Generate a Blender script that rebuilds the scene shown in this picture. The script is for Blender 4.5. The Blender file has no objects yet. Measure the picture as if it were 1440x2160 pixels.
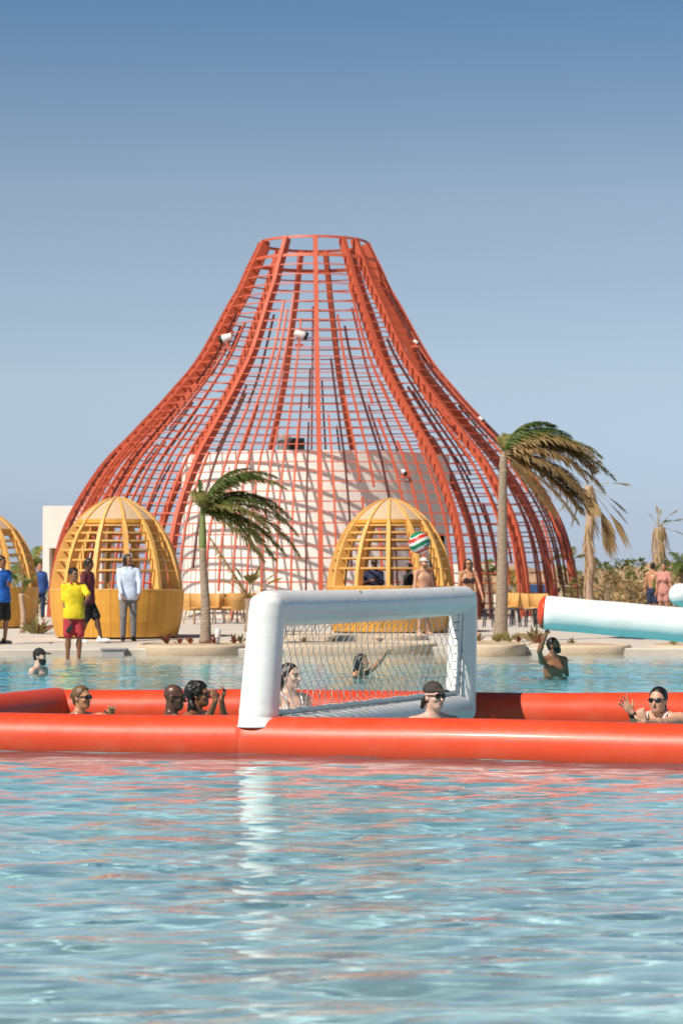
import bpy, math, random
import numpy as np
from mathutils import Vector, Matrix

# ------------------------------------------------------------------ camera, sky, sun, exposure
SC = bpy.context.scene
COL = SC.collection
F_PX, Y_H, CAM_H = 5100.0, 1242.0, 1.27
PITCH = math.atan((Y_H - 1080.0) / F_PX)
cam_d = bpy.data.cameras.new('camera')
cam = bpy.data.objects.new('camera', cam_d)
COL.objects.link(cam)
cam.location = (0, 0, CAM_H)
cam.rotation_euler = (math.pi / 2 + PITCH, 0, 0)
cam_d.sensor_fit = 'VERTICAL'
cam_d.sensor_height = 36.0
cam_d.lens = 85.0
cam_d.clip_start = 0.1
cam_d.clip_end = 8000
cam_d.dof.use_dof = True
cam_d.dof.focus_distance = 20.5
cam_d.dof.aperture_fstop = 5.0
SC.camera = cam

SUN_AZ, SUN_EL = math.radians(44), math.radians(48)     # left of straight-behind-the-camera, height
SUN_DIR = Vector((-math.sin(SUN_AZ) * math.cos(SUN_EL), -math.cos(SUN_AZ) * math.cos(SUN_EL), math.sin(SUN_EL)))
world = bpy.data.worlds.new("World")
SC.world = world
world.use_nodes = True
wn = world.node_tree
wn.nodes.clear()
w_out = wn.nodes.new('ShaderNodeOutputWorld')
w_bg = wn.nodes.new('ShaderNodeBackground')
w_sky = wn.nodes.new('ShaderNodeTexSky')
w_sky.sky_type = 'NISHITA'
w_sky.sun_disc = False
w_sky.sun_elevation = SUN_EL
w_sky.sun_rotation = math.pi + SUN_AZ
w_sky.altitude = 0
w_sky.air_density = 0.6
w_sky.dust_density = 0.5
w_sky.ozone_density = 1.0
w_bg.inputs['Strength'].default_value = 0.074
# the dusty desert air: paler in the lower sky, bluer at the horizon, by height above the horizon only
w_tc = wn.nodes.new('ShaderNodeTexCoord')
w_sp = wn.nodes.new('ShaderNodeSeparateXYZ')
wn.links.new(w_tc.outputs['Generated'], w_sp.inputs[0])
w_mr = wn.nodes.new('ShaderNodeMapRange')
w_mr.inputs[1].default_value = 0.0
w_mr.inputs[2].default_value = 0.4
wn.links.new(w_sp.outputs[2], w_mr.inputs[0])
w_cr = wn.nodes.new('ShaderNodeValToRGB')
w_pal = [(0.0, (1.0, 1.05, 1.38)), (.07, (1.06, 1.03, 1.19)), (.216, (1.62, 1.42, 1.24)), (.405, (1.74, 1.52, 1.26)), (.575, (1.10, 1.28, 1.25)), (1.0, (.52, .64, .72))]
for i, (w_p, w_c) in enumerate(w_pal):
    w_e = w_cr.color_ramp.elements[i] if i < 2 else w_cr.color_ramp.elements.new(w_p)
    w_e.position = w_p
    w_e.color = tuple(q * .5 for q in w_c) + (1,)
wn.links.new(w_mr.outputs[0], w_cr.inputs[0])
w_mu = wn.nodes.new('ShaderNodeVectorMath')
w_mu.operation = 'MULTIPLY'
wn.links.new(w_sky.outputs[0], w_mu.inputs[0])
wn.links.new(w_cr.outputs[0], w_mu.inputs[1])
w_s2 = wn.nodes.new('ShaderNodeVectorMath')
w_s2.operation = 'SCALE'
w_s2.inputs['Scale'].default_value = 2.0
wn.links.new(w_mu.outputs[0], w_s2.inputs[0])
wn.links.new(w_s2.outputs[0], w_bg.inputs[0])
wn.links.new(w_bg.outputs[0], w_out.inputs[0])

sun_d = bpy.data.lights.new('sun', 'SUN')
sun_d.energy = 4.7
sun_d.cycles.is_caustics_light = True
sun_d.angle = math.radians(0.5)
sun_d.color = (1.0, 0.915, 0.79)
sun = bpy.data.objects.new('sun', sun_d)
COL.objects.link(sun)
sun.rotation_euler = SUN_DIR.to_track_quat('Z', 'Y').to_euler()

SC.view_settings.view_transform = 'Standard'
SC.view_settings.look = 'None'
SC.view_settings.gamma = 1
SC.view_settings.exposure = 0.2
SC.view_settings.use_curve_mapping = False
SC.render.engine = 'CYCLES'
SC.cycles.max_bounces = 8
SC.cycles.transparent_max_bounces = 16
SC.cycles.sample_clamp_indirect = 6
SC.cycles.use_denoising = True


# ------------------------------------------------------------------ picture -> place
def at(px, py, d):
    """point on the sight line of pixel (px, py) at ground distance d"""
    c, s = math.cos(PITCH), math.sin(PITCH)
    u, v = (px - 720) / F_PX, (1080 - py) / F_PX
    dx, dy, dz = u, c - v * s, s + v * c
    k = d / dy
    return Vector((dx * k, d, CAM_H + dz * k))


def atx(px, d):
    return at(px, Y_H, d).x


def sgn(v):
    return 1 if v > 0 else -1


# ------------------------------------------------------------------ objects
def tag(o, label=None, cat=None, group=None, kind=None):
    if label: o['label'] = label
    if cat: o['category'] = cat
    if group: o['group'] = group
    if kind: o['kind'] = kind
    return o


def empty(name, loc, label, cat, group=None, rz=0):
    o = bpy.data.objects.new(name, None)
    COL.objects.link(o)
    o.location = loc
    o.rotation_euler = (0, 0, rz)
    o.empty_display_size = 0.2
    return tag(o, label, cat, group)


def link(name, me, mats, parent=None):
    for m in (mats if isinstance(mats, (list, tuple)) else [mats]):
        me.materials.append(m)
    o = bpy.data.objects.new(name, me)
    COL.objects.link(o)
    if parent is not None:
        o.parent = parent
    return o


def copy_tree(o, parent=None):
    c = o.copy()
    COL.objects.link(c)
    if parent is not None:
        c.parent = parent
    for ch in list(o.children):
        copy_tree(ch, c)
    return c


class MB:
    """collects faces of one mesh"""
    def __init__(self):
        self.v, self.f, self.m, self.s = [], [], [], []

    def add(self, vs, fs, mi=0, smooth=False):
        b = len(self.v)
        self.v += [tuple(p) for p in vs]
        for f in fs:
            self.f.append([b + i for i in f])
            self.m.append(mi)
            self.s.append(smooth)

    def box(self, c, size, rz=0, mi=0, R=None):
        hx, hy, hz = [q / 2 for q in size]
        R = R or Matrix.Rotation(rz, 3, 'Z')
        vs = [Vector(c) + R @ Vector((x, y, z)) for x in (-hx, hx) for y in (-hy, hy) for z in (-hz, hz)]
        self.add(vs, [(0, 1, 3, 2), (4, 6, 7, 5), (0, 4, 5, 1), (2, 3, 7, 6), (0, 2, 6, 4), (1, 5, 7, 3)], mi)

    def bar(self, a, b, w, h, mi=0, up=Vector((0, 0, 1))):
        a, b = Vector(a), Vector(b)
        d = (b - a)
        L = d.length
        d.normalize()
        s = d.cross(up)
        if s.length < 1e-4: s = Vector((1, 0, 0))
        s.normalize()
        u = s.cross(d)
        vs = []
        for p in (a, b):
            for i, j in ((-1, -1), (1, -1), (1, 1), (-1, 1)):
                vs.append(p + s * (i * w / 2) + u * (j * h / 2))
        self.add(vs, [(3, 2, 1, 0), (4, 5, 6, 7), (0, 1, 5, 4), (1, 2, 6, 5), (2, 3, 7, 6), (3, 0, 4, 7)], mi)

    def sweep(self, pts, rad, n=20, dome=0.0, mi=0, smooth=True, closed=False):
        pts = [Vector(p) for p in pts]
        N = len(pts)
        if not hasattr(rad, '__len__'): rad = [rad] * N
        rad = list(rad)
        if dome and not closed:
            k = 5
            d0 = (pts[0] - pts[1]).normalized()
            d1 = (pts[-1] - pts[-2]).normalized()
            pre, prr, post, por = [], [], [], []
            for i in range(k, 0, -1):
                a = i / k * math.pi / 2 * 0.98
                pre.append(pts[0] + d0 * (math.sin(a) * rad[0] * dome)); prr.append(rad[0] * math.cos(a))
            for i in range(1, k + 1):
                a = i / k * math.pi / 2 * 0.98
                post.append(pts[-1] + d1 * (math.sin(a) * rad[-1] * dome)); por.append(rad[-1] * math.cos(a))
            pts = pre + pts + post
            rad = prr + rad + por
            N = len(pts)
        tang = []
        for i in range(N):
            a = pts[i - 1] if i > 0 else (pts[-1] if closed else pts[0])
            b = pts[i + 1] if i < N - 1 else (pts[0] if closed else pts[-1])
            t = b - a
            tang.append(t.normalized() if t.length > 1e-9 else Vector((0, 0, 1)))
        ref = Vector((0, 0, 1)) if abs(tang[0].z) < 0.9 else Vector((0, 1, 0))
        u = (ref - tang[0] * ref.dot(tang[0])).normalized()
        vs = []
        for i in range(N):
            u = (u - tang[i] * u.dot(tang[i])).normalized()
            w = tang[i].cross(u)
            for j in range(n):
                a = 2 * math.pi * j / n
                vs.append(pts[i] + (u * math.cos(a) + w * math.sin(a)) * rad[i])
        fs = []
        for i in range(N if closed else N - 1):
            i2 = (i + 1) % N
            for j in range(n):
                j2 = (j + 1) % n
                fs.append((i * n + j, i2 * n + j, i2 * n + j2, i * n + j2))
        if not closed:
            fs.append(tuple(range(n)))
            fs.append(tuple((N - 1) * n + j for j in reversed(range(n))))
        self.add(vs, fs, mi, smooth)

    def lathe(self, prof, n=32, c=(0, 0, 0), mi=0, smooth=True, a0=0.0, a1=2 * math.pi):
        full = abs(a1 - a0 - 2 * math.pi) < 1e-6
        k = n if full else n + 1
        vs, fs = [], []
        for r, z in prof:
            for j in range(k):
                a = a0 + (a1 - a0) * j / n
                vs.append((c[0] + r * math.sin(a), c[1] - r * math.cos(a), c[2] + z))
        for i in range(len(prof) - 1):
            for j in range(n):
                j2 = (j + 1) % k
                fs.append((i * k + j, i * k + j2, (i + 1) * k + j2, (i + 1) * k + j))
        self.add(vs, fs, mi, smooth)

    def build(self, name, mats, parent=None, bevel=0):
        me = bpy.data.meshes.new(name)
        me.from_pydata(self.v, [], self.f)
        me.polygons.foreach_set('material_index', self.m)
        me.polygons.foreach_set('use_smooth', self.s)
        me.update()
        o = link(name, me, mats, parent)
        if bevel:
            b = o.modifiers.new('b', 'BEVEL')
            b.width = bevel
            b.segments = 2
            b.limit_method = 'ANGLE'
        return o


# ------------------------------------------------------------------ materials
MATS = {}


def mat(name, col, rough=0.5, var=0.0, scale=6.0, bump=0.0, bscale=30.0, spec=0.5, coat=0.0, metal=0.0,
        sss=0.0, dirt=None, dirt_amt=0.0, dirt_scale=2.0, stretch=None, rnd=0.0, transl=0.0):
    """procedural principled: base colour with noise variation, dirt patches and fine relief"""
    if name in MATS: return MATS[name]
    m = bpy.data.materials.new(name)
    m.use_nodes = True
    nt = m.node_tree
    N, Lk = nt.nodes, nt.links
    b = N['Principled BSDF']
    b.inputs['Roughness'].default_value = rough
    b.inputs['Specular IOR Level'].default_value = spec
    b.inputs['Metallic'].default_value = metal
    b.inputs['Coat Weight'].default_value = coat
    b.inputs['Coat Roughness'].default_value = 0.12
    if sss:
        b.inputs['Subsurface Weight'].default_value = sss
        b.inputs['Subsurface Radius'].default_value = (0.02, 0.008, 0.004)
        b.inputs['Subsurface Scale'].default_value = 0.5
    tc = N.new('ShaderNodeTexCoord')
    vec = tc.outputs['Object']
    if stretch:
        mp = N.new('ShaderNodeMapping')
        mp.inputs['Scale'].default_value = stretch
        Lk.new(vec, mp.inputs[0])
        vec = mp.outputs[0]
    rgb = N.new('ShaderNodeRGB')
    rgb.outputs[0].default_value = (*col, 1)
    cur = rgb.outputs[0]
    if var:
        no = N.new('ShaderNodeTexNoise')
        no.inputs['Scale'].default_value = scale
        no.inputs['Detail'].default_value = 5
        Lk.new(vec, no.inputs['Vector'])
        mr = N.new('ShaderNodeMapRange')
        mr.inputs[1].default_value = 0.25
        mr.inputs[2].default_value = 0.75
        mr.inputs[3].default_value = 1 - var
        mr.inputs[4].default_value = 1 + var
        Lk.new(no.outputs[0], mr.inputs[0])
        mx = N.new('ShaderNodeVectorMath')
        mx.operation = 'SCALE'
        Lk.new(cur, mx.inputs[0])
        Lk.new(mr.outputs[0], mx.inputs['Scale'])
        cur = mx.outputs[0]
    if rnd:
        oi = N.new('ShaderNodeObjectInfo')
        mr = N.new('ShaderNodeMapRange')
        mr.inputs[3].default_value = 1 - rnd
        mr.inputs[4].default_value = 1 + rnd
        Lk.new(oi.outputs['Random'], mr.inputs[0])
        mx = N.new('ShaderNodeVectorMath')
        mx.operation = 'SCALE'
        Lk.new(cur, mx.inputs[0])
        Lk.new(mr.outputs[0], mx.inputs['Scale'])
        cur = mx.outputs[0]
    if dirt is not None:
        no = N.new('ShaderNodeTexNoise')
        no.inputs['Scale'].default_value = dirt_scale
        no.inputs['Detail'].default_value = 8
        no.inputs['Roughness'].default_value = 0.65
        Lk.new(vec, no.inputs['Vector'])
        mr = N.new('ShaderNodeMapRange')
        mr.inputs[1].default_value = 0.48
        mr.inputs[2].default_value = 0.72
        mr.inputs[4].default_value = dirt_amt
        Lk.new(no.outputs[0], mr.inputs[0])
        mx = N.new('ShaderNodeMix')
        mx.data_type = 'RGBA'
        Lk.new(mr.outputs[0], mx.inputs[0])
        Lk.new(cur, mx.inputs[6])
        mx.inputs[7].default_value = (*dirt, 1)
        cur = mx.outputs[2]
    Lk.new(cur, b.inputs['Base Color'])
    if bump:
        no = N.new('ShaderNodeTexNoise')
        no.inputs['Scale'].default_value = bscale
        no.inputs['Detail'].default_value = 4
        Lk.new(vec, no.inputs['Vector'])
        bp = N.new('ShaderNodeBump')
        bp.inputs['Strength'].default_value = 1
        bp.inputs['Distance'].default_value = bump
        Lk.new(no.outputs[0], bp.inputs['Height'])
        Lk.new(bp.outputs[0], b.inputs['Normal'])
    if transl:
        tr = N.new('ShaderNodeBsdfTranslucent')
        Lk.new(cur, tr.inputs[0])
        ms = N.new('ShaderNodeMixShader')
        ms.inputs[0].default_value = transl
        Lk.new(b.outputs[0], ms.inputs[1])
        Lk.new(tr.outputs[0], ms.inputs[2])
        Lk.new(ms.outputs[0], N['Material Output'].inputs[0])
    MATS[name] = m
    return m


M_RED = mat('red_painted_steel', (0.52, 0.098, 0.045), 0.55, var=0.10, scale=1.5, rnd=0.06, bump=0.002, bscale=12)
M_RED_SHADE = mat('shaded_red_steel', (0.10, 0.022, 0.016), 0.5, var=0.10, scale=1.5, rnd=0.1)  # near-black copy of the lattice red, shade of the bar sides put into the colour
M_TUBE = mat('orange_vinyl', (0.68, 0.060, 0.016), 0.42, spec=0.4, var=0.05, scale=2.0, bump=0.004, bscale=4.0, coat=0.05,
             dirt=(0.55, 0.2, 0.12), dirt_amt=0.25, dirt_scale=3.0)
M_VINYL = mat('white_vinyl', (0.84, 0.84, 0.82), 0.35, var=0.03, scale=3, bump=0.006, bscale=5, coat=0.2,
              dirt=(0.6, 0.58, 0.52), dirt_amt=0.3, dirt_scale=4)
M_WHITE = mat('white_plaster', (0.84, 0.81, 0.765), 0.85, var=0.05, scale=1.2, bump=0.004, bscale=9,
              dirt=(0.60, 0.54, 0.47), dirt_amt=0.2, dirt_scale=0.8)
M_YEL = mat('ochre_wood', (0.69, 0.335, 0.045), 0.55, var=0.14, scale=3, stretch=(6, 6, 0.6), bump=0.002, bscale=14,
            rnd=0.07, dirt=(0.40, 0.18, 0.03), dirt_amt=0.4, dirt_scale=1.5)
M_YEL2 = mat('ochre_rib_wood', (0.74, 0.41, 0.115), 0.55, var=0.12, scale=2.5, rnd=0.08)
M_CAP = mat('woven_cane', (0.58, 0.405, 0.26), 0.8, var=0.10, scale=9, bump=0.01, bscale=40)
M_DECK = mat('pale_paving', (0.60, 0.545, 0.48), 0.85, var=0.07, scale=0.9, bump=0.006, bscale=12,
             dirt=(0.45, 0.38, 0.30), dirt_amt=0.5, dirt_scale=0.5)
M_SAND = mat('sand', (0.52, 0.40, 0.27), 0.95, var=0.16, scale=1.0, bump=0.03, bscale=6,
             dirt=(0.40, 0.28, 0.17), dirt_amt=0.5, dirt_scale=0.3)
M_KERB = mat('sand_coloured_kerb', (0.60, 0.47, 0.34), 0.85, var=0.10, scale=2, bump=0.01, bscale=15,
             dirt=(0.36, 0.25, 0.16), dirt_amt=0.5, dirt_scale=1.2)
M_BLACK = mat('black_plastic', (0.016, 0.016, 0.018), 0.35)
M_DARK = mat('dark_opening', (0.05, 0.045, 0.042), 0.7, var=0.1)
M_GREY = mat('grey_metal', (0.32, 0.32, 0.33), 0.45, var=0.08)
M_LAMP = mat('white_plastic', (0.75, 0.74, 0.72), 0.4, var=0.04)
M_TRUNK = mat('palm_trunk', (0.36, 0.27, 0.20), 0.9, var=0.22, scale=3, stretch=(3, 3, 12), bump=0.03, bscale=4, rnd=0.1)
M_SHAFT = mat('green_crownshaft', (0.20, 0.23, 0.07), 0.6, var=0.15, scale=4)
M_GREEN = mat('green_frond', (0.16, 0.215, 0.055), 0.5, var=0.25, scale=3, rnd=0.2, transl=0.45)
M_OLIVE = mat('olive_frond', (0.33, 0.30, 0.10), 0.55, var=0.25, scale=3, rnd=0.2, transl=0.45)
M_TAN = mat('dry_frond', (0.50, 0.35, 0.17), 0.7, var=0.22, scale=3, rnd=0.18, transl=0.4)
M_YLEAF = mat('yellow_leaf', (0.60, 0.40, 0.05), 0.5, var=0.15, scale=4, rnd=0.1, transl=0.3)
M_THATCH = mat('thatch', (0.46, 0.30, 0.18), 0.95, var=0.22, scale=3, stretch=(6, 6, 1), bump=0.05, bscale=9, rnd=0.08)
M_BRUSH = mat('dry_brush', (0.27, 0.20, 0.10), 0.9, var=0.3, scale=2, rnd=0.2, transl=0.2)
M_RUST = mat('rusty_leaf', (0.24, 0.075, 0.035), 0.7, var=0.3, scale=5, rnd=0.25, transl=0.2)
M_BLUE = mat('blue_canvas', (0.045, 0.105, 0.27), 0.8, var=0.1, rnd=0.15)
M_WOOD = mat('pale_wood', (0.42, 0.27, 0.14), 0.7, var=0.15, stretch=(2, 2, 10))
M_CORD = mat('net_cord', (0.66, 0.63, 0.58), 0.8, var=0.1)
M_CORD2 = mat('dark_cord', (0.045, 0.045, 0.045), 0.8)
M_WICKER = mat('yellow_wicker', (0.60, 0.33, 0.10), 0.7, var=0.2, scale=20, bump=0.01, bscale=50)

# ------------------------------------------------------------------ the pool, deck and ground
def interp(tab, x):
    return float(np.interp(x, [t[0] for t in tab], [t[1] for t in tab]))


FLOOR_TAB = [(-8, -.55), (3, -.6), (9, -.9), (15, -1.06), (26, -1.06), (34, -1.2), (38.6, -1.15), (41.4, -.30),
             (44.2, -.12), (46.4, -.05), (50, -.04)]
DECK_TAB = [(45, .11), (47, .13), (51, .20), (56, .25), (66, .31), (75, .35), (200, .35)]


def zdeck(y):
    return interp(DECK_TAB, y)


def edge_y(x):
    return 46.6 + 0.45 * math.sin(x * 0.42 + 0.6) + 0.2 * math.sin(x * 1.1)


def grid_mesh(xs, ys, zf):
    X, Y = np.meshgrid(xs, ys)
    Z = zf(X, Y)
    nx, ny = len(xs), len(ys)
    v = np.stack([X, Y, Z], -1).reshape(-1, 3)
    i = np.arange(nx - 1)[None, :] + np.arange(ny - 1)[:, None] * nx
    f = np.stack([i, i + 1, i + 1 + nx, i + nx], -1).reshape(-1, 4)
    return v, f


def np_mesh(name, v, f, smooth=True):
    me = bpy.data.meshes.new(name)
    v = np.asarray(v, dtype=np.float32)
    f = np.asarray(f, dtype=np.int32)
    me.vertices.add(len(v))
    me.vertices.foreach_set('co', v.ravel())
    k = f.shape[1]
    me.loops.add(f.size)
    me.loops.foreach_set('vertex_index', f.ravel())
    me.polygons.add(len(f))
    me.polygons.foreach_set('loop_start', np.arange(0, f.size, k, dtype=np.int32))
    me.polygons.foreach_set('loop_total', np.full(len(f), k, dtype=np.int32))
    me.polygons.foreach_set('use_smooth', np.full(len(f), smooth))
    me.update(calc_edges=True)
    me.validate()
    return me


def pool_floor_material():
    m = bpy.data.materials.new('pool_plaster')
    m.use_nodes = True
    nt = m.node_tree
    N, Lk = nt.nodes, nt.links
    b = N['Principled BSDF']
    b.inputs['Roughness'].default_value = 0.8
    tc = N.new('ShaderNodeTexCoord')
    sp = N.new('ShaderNodeSeparateXYZ')
    Lk.new(tc.outputs['Object'], sp.inputs[0])
    no = N.new('ShaderNodeTexNoise')
    no.inputs['Scale'].default_value = 0.35
    no.inputs['Detail'].default_value = 4
    Lk.new(tc.outputs['Object'], no.inputs['Vector'])
    wob = N.new('ShaderNodeMath')
    wob.operation = 'MULTIPLY_ADD'
    wob.inputs[1].default_value = 2.0
    Lk.new(no.outputs[0], wob.inputs[0])
    Lk.new(sp.outputs[1], wob.inputs[2])
    mr = N.new('ShaderNodeMapRange')
    mr.inputs[1].default_value = 0
    mr.inputs[2].default_value = 50
    Lk.new(wob.outputs[0], mr.inputs[0])
    cr = N.new('ShaderNodeValToRGB')
    e = cr.color_ramp.elements
    pal = [(0.0, (.54, .62, .61)), (0.22, (.47, .63, .66)), (0.42, (.32, .62, .66)), (0.62, (.11, .58, .66)),
           (0.832, (.14, .66, .72)), (0.85, (.74, .71, .65)), (1.0, (.76, .70, .62))]
    e[0].position, e[0].color = pal[0][0], (*pal[0][1], 1)
    e[1].position, e[1].color = pal[-1][0], (*pal[-1][1], 1)
    for p, c in pal[1:-1]:
        q = e.new(p)
        q.color = (*c, 1)
    Lk.new(mr.outputs[0], cr.inputs[0])
    n2 = N.new('ShaderNodeTexNoise')
    n2.inputs['Scale'].default_value = 1.3
    n2.inputs['Detail'].default_value = 6
    Lk.new(tc.outputs['Object'], n2.inputs['Vector'])
    m2 = N.new('ShaderNodeMapRange')
    m2.inputs[1].default_value = 0.3
    m2.inputs[2].default_value = 0.7
    m2.inputs[3].default_value = 0.82
    m2.inputs[4].default_value = 1.1
    Lk.new(n2.outputs[0], m2.inputs[0])
    vs = N.new('ShaderNodeVectorMath')
    vs.operation = 'SCALE'
    Lk.new(cr.outputs[0], vs.inputs[0])
    Lk.new(m2.outputs[0], vs.inputs['Scale'])
    Lk.new(vs.outputs[0], b.inputs['Base Color'])
    return m


v, f = grid_mesh(np.linspace(-42, 42, 43), np.arange(-9, 50.1, 0.5),
                 lambda X, Y: np.interp(Y, [t[0] for t in FLOOR_TAB], [t[1] for t in FLOOR_TAB]))
fo = tag(link('pool_floor', np_mesh('pool_floor', v, f), pool_floor_material()), kind='structure')
fo.cycles.is_caustics_receiver = True


def water_material():
    m = bpy.data.materials.new('pool_water')
    m.use_nodes = True
    nt = m.node_tree
    N, Lk = nt.nodes, nt.links
    N.remove(N['Principled BSDF'])
    out = N['Material Output']
    tc = N.new('ShaderNodeTexCoord')
    mp = N.new('ShaderNodeMapping')
    mp.inputs['Scale'].default_value = (0.55, 1.0, 1.0)
    Lk.new(tc.outputs['Object'], mp.inputs[0])
    sy = N.new('ShaderNodeSeparateXYZ')
    Lk.new(tc.outputs['Object'], sy.inputs[0])
    calm = N.new('ShaderNodeMapRange')                  # livelier ripples in the open water beyond the court
    calm.inputs[1].default_value = 17
    calm.inputs[2].default_value = 30
    calm.inputs[3].default_value = 0.36
    calm.inputs[4].default_value = 1.0
    Lk.new(sy.outputs[1], calm.inputs[0])
    prev = None
    for sc, dist, det in ((2.6, 0.011, 3), (8.0, 0.0038, 3)):
        no = N.new('ShaderNodeTexNoise')
        no.inputs['Scale'].default_value = sc
        no.inputs['Detail'].default_value = det
        no.inputs['Roughness'].default_value = 0.45
        no.inputs['Distortion'].default_value = 0.35
        Lk.new(mp.outputs[0], no.inputs['Vector'])
        bp = N.new('ShaderNodeBump')
        bp.inputs['Distance'].default_value = dist * 2.4
        Lk.new(calm.outputs[0], bp.inputs['Strength'])
        Lk.new(no.outputs[0], bp.inputs['Height'])
        if prev: Lk.new(prev.outputs[0], bp.inputs['Normal'])
        prev = bp
    gl = N.new('ShaderNodeBsdfGlass')
    gl.inputs['IOR'].default_value = 1.33
    gl.inputs['Roughness'].default_value = 0.0
    gl.inputs['Color'].default_value = (0.93, 0.985, 0.99, 1)
    Lk.new(prev.outputs[0], gl.inputs['Normal'])
    Lk.new(gl.outputs[0], out.inputs[0])
    return m


def water_height(X, Y, cellx, celly):
    rng = np.random.default_rng(11)
    Z = np.zeros_like(X)
    for i in range(54):
        lam = 0.15 * (7.0 ** rng.random())              # 0.15 .. 1.05 m
        th = rng.normal(0.12, 0.5) + (math.pi / 2)
        k = 2 * math.pi / lam
        amp = 0.00165 * lam ** 0.85
        ph = rng.random() * 2 * math.pi
        res = np.maximum(cellx * abs(math.cos(th)), celly * abs(math.sin(th)))
        keep = np.clip((lam / np.maximum(res, 1e-6) - 2.5) / 2.0, 0, 1)
        warp = 0.5 * np.sin(X * 0.5 + i) + 0.4 * np.sin(Y * 0.43 + i * 1.7)
        Z += keep * amp * np.sin(k * (X * math.cos(th) + Y * math.sin(th)) + ph + warp)
    for px, d in ((172, 22.6), (366, 21.4), (419, 22.0), (611, 20.9), (914, 20.2), (1387, 20.3), (84, 36.4), (752, 35.6), (1166, 35.3)):
        r = np.hypot(X - atx(px, d), Y - d)            # rings spreading from the swimmers
        Z += .007 * np.exp(-((r - .55) / .55) ** 2) * np.sin(r * 25 + px)
    return Z


xs = np.concatenate([[-42, -20, -12], np.arange(-8, 8.01, 0.045), [12, 20, 42]])
ys = [3.0]
while ys[-1] < 47.6:
    ys.append(ys[-1] + max(0.018, 0.0031 * ys[-1]))
ys = np.concatenate([[-9, -2, 1], ys])
cy = np.gradient(ys)[:, None] * np.ones((1, len(xs)))


def wz(X, Y):
    fade = np.clip((8.0 - np.abs(X)) / 1.0, 0, 1) * np.clip((Y - 3) / 1.0, 0, 1) * np.clip((47 - Y) / 3.0, 0.25, 1)
    return water_height(X, Y, 0.045, cy) * fade


v, f = grid_mesh(xs, ys, wz)
wo = tag(link('water', np_mesh('water', v, f), water_material()), kind='structure')
wo.cycles.is_caustics_caster = True

# deck: one sheet from the wavy pool edge to the far beach, with a real step down at the pool
xd = np.concatenate([np.linspace(-42, -14, 15)[:-1], np.arange(-14, 14.01, 0.35), np.linspace(14, 42, 15)[1:]])
mb = MB()
rows = [0.0, 0.03, 0.5, 1.2, 2.2, 3.5, 5, 7, 10, 14, 20, 27, 31]
for i, x in enumerate(xd):
    e = edge_y(x)
    col = [(x, e + 0.05, -0.4), (x, e, zdeck(e) - 0.025)]
    for r in rows:
        y = e + 0.03 + r
        y = y if r < 30 else 80.0
        col.append((x, y, zdeck(y)))
    mb.v += col
k = len(rows) + 2
for i in range(len(xd) - 1):
    for j in range(k - 1):
        mb.f.append([i * k + j, (i + 1) * k + j, (i + 1) * k + j + 1, i * k + j + 1])
        mb.m.append(0)
        mb.s.append(j > 1)
tag(mb.build('deck', M_DECK), kind='structure')

mb = MB()
mb.add([(-3000, 80, .346), (3000, 80, .346), (3000, 4000, .346), (-3000, 4000, .346)], [(0, 1, 2, 3)])
mb.add([(-3000, -3000, .1), (3000, -3000, .1), (3000, -9, .1), (-3000, -9, .1)], [(0, 1, 2, 3)])
for s in (-1, 1):
    mb.add([(s * 42, -9, .1), (s * 3000, -9, .1), (s * 3000, 80, .346), (s * 42, 80, .346)], [(0, 1, 2, 3) if s > 0 else (3, 2, 1, 0)])
    mb.add([(s * 42, -9, .1), (s * 42, 80, .346), (s * 42, 80, -1.5), (s * 42, -9, -1.5)], [(0, 1, 2, 3)])
mb.add([(-42, -9, .1), (42, -9, .1), (42, -9, -1.5), (-42, -9, -1.5)], [(0, 1, 2, 3)])
tag(mb.build('ground', M_SAND), kind='structure')


# ------------------------------------------------------------------ the red lattice pavilion
AX_PX, AX_D = 662, 80.0
AXX = atx(AX_PX, AX_D)
S_AX = F_PX / AX_D
PROF_PX = [(512, 118), (522, 122), (550, 135), (574, 150), (600, 156), (636, 180), (685, 206), (747, 240), (780, 262),
           (822, 300), (841, 315), (895, 366), (940, 409), (971, 441), (1010, 469), (1054, 497), (1102, 523),
           (1150, 539), (1200, 549), (1260, 557), (1306, 559)]
pz = np.array([at(AX_PX, y, AX_D).z for y, r in PROF_PX])[::-1]
pr = np.array([r / S_AX for y, r in PROF_PX])[::-1]
pz[0] = 0.33
zz = np.linspace(pz[0], pz[-1], 400)
rr = np.interp(zz, pz, pr)
ker = np.hanning(41)
ker /= ker.sum()
pad = np.concatenate([2 * rr[0] - rr[20:0:-1], rr, 2 * rr[-1] - rr[-2:-22:-1]])
rr = np.convolve(pad, ker, 'valid')
arc = np.concatenate([[0], np.cumsum(np.hypot(np.diff(zz), np.diff(rr)))])
ARC = arc[-1]


def prof(s):
    return float(np.interp(s, arc, rr)), float(np.interp(s, arc, zz))


def arc_of_z(z):
    return float(np.interp(z, zz, arc))


def pdir(phi):
    return Vector((math.sin(phi), -math.cos(phi), 0)), Vector((math.cos(phi), math.sin(phi), 0))


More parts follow.
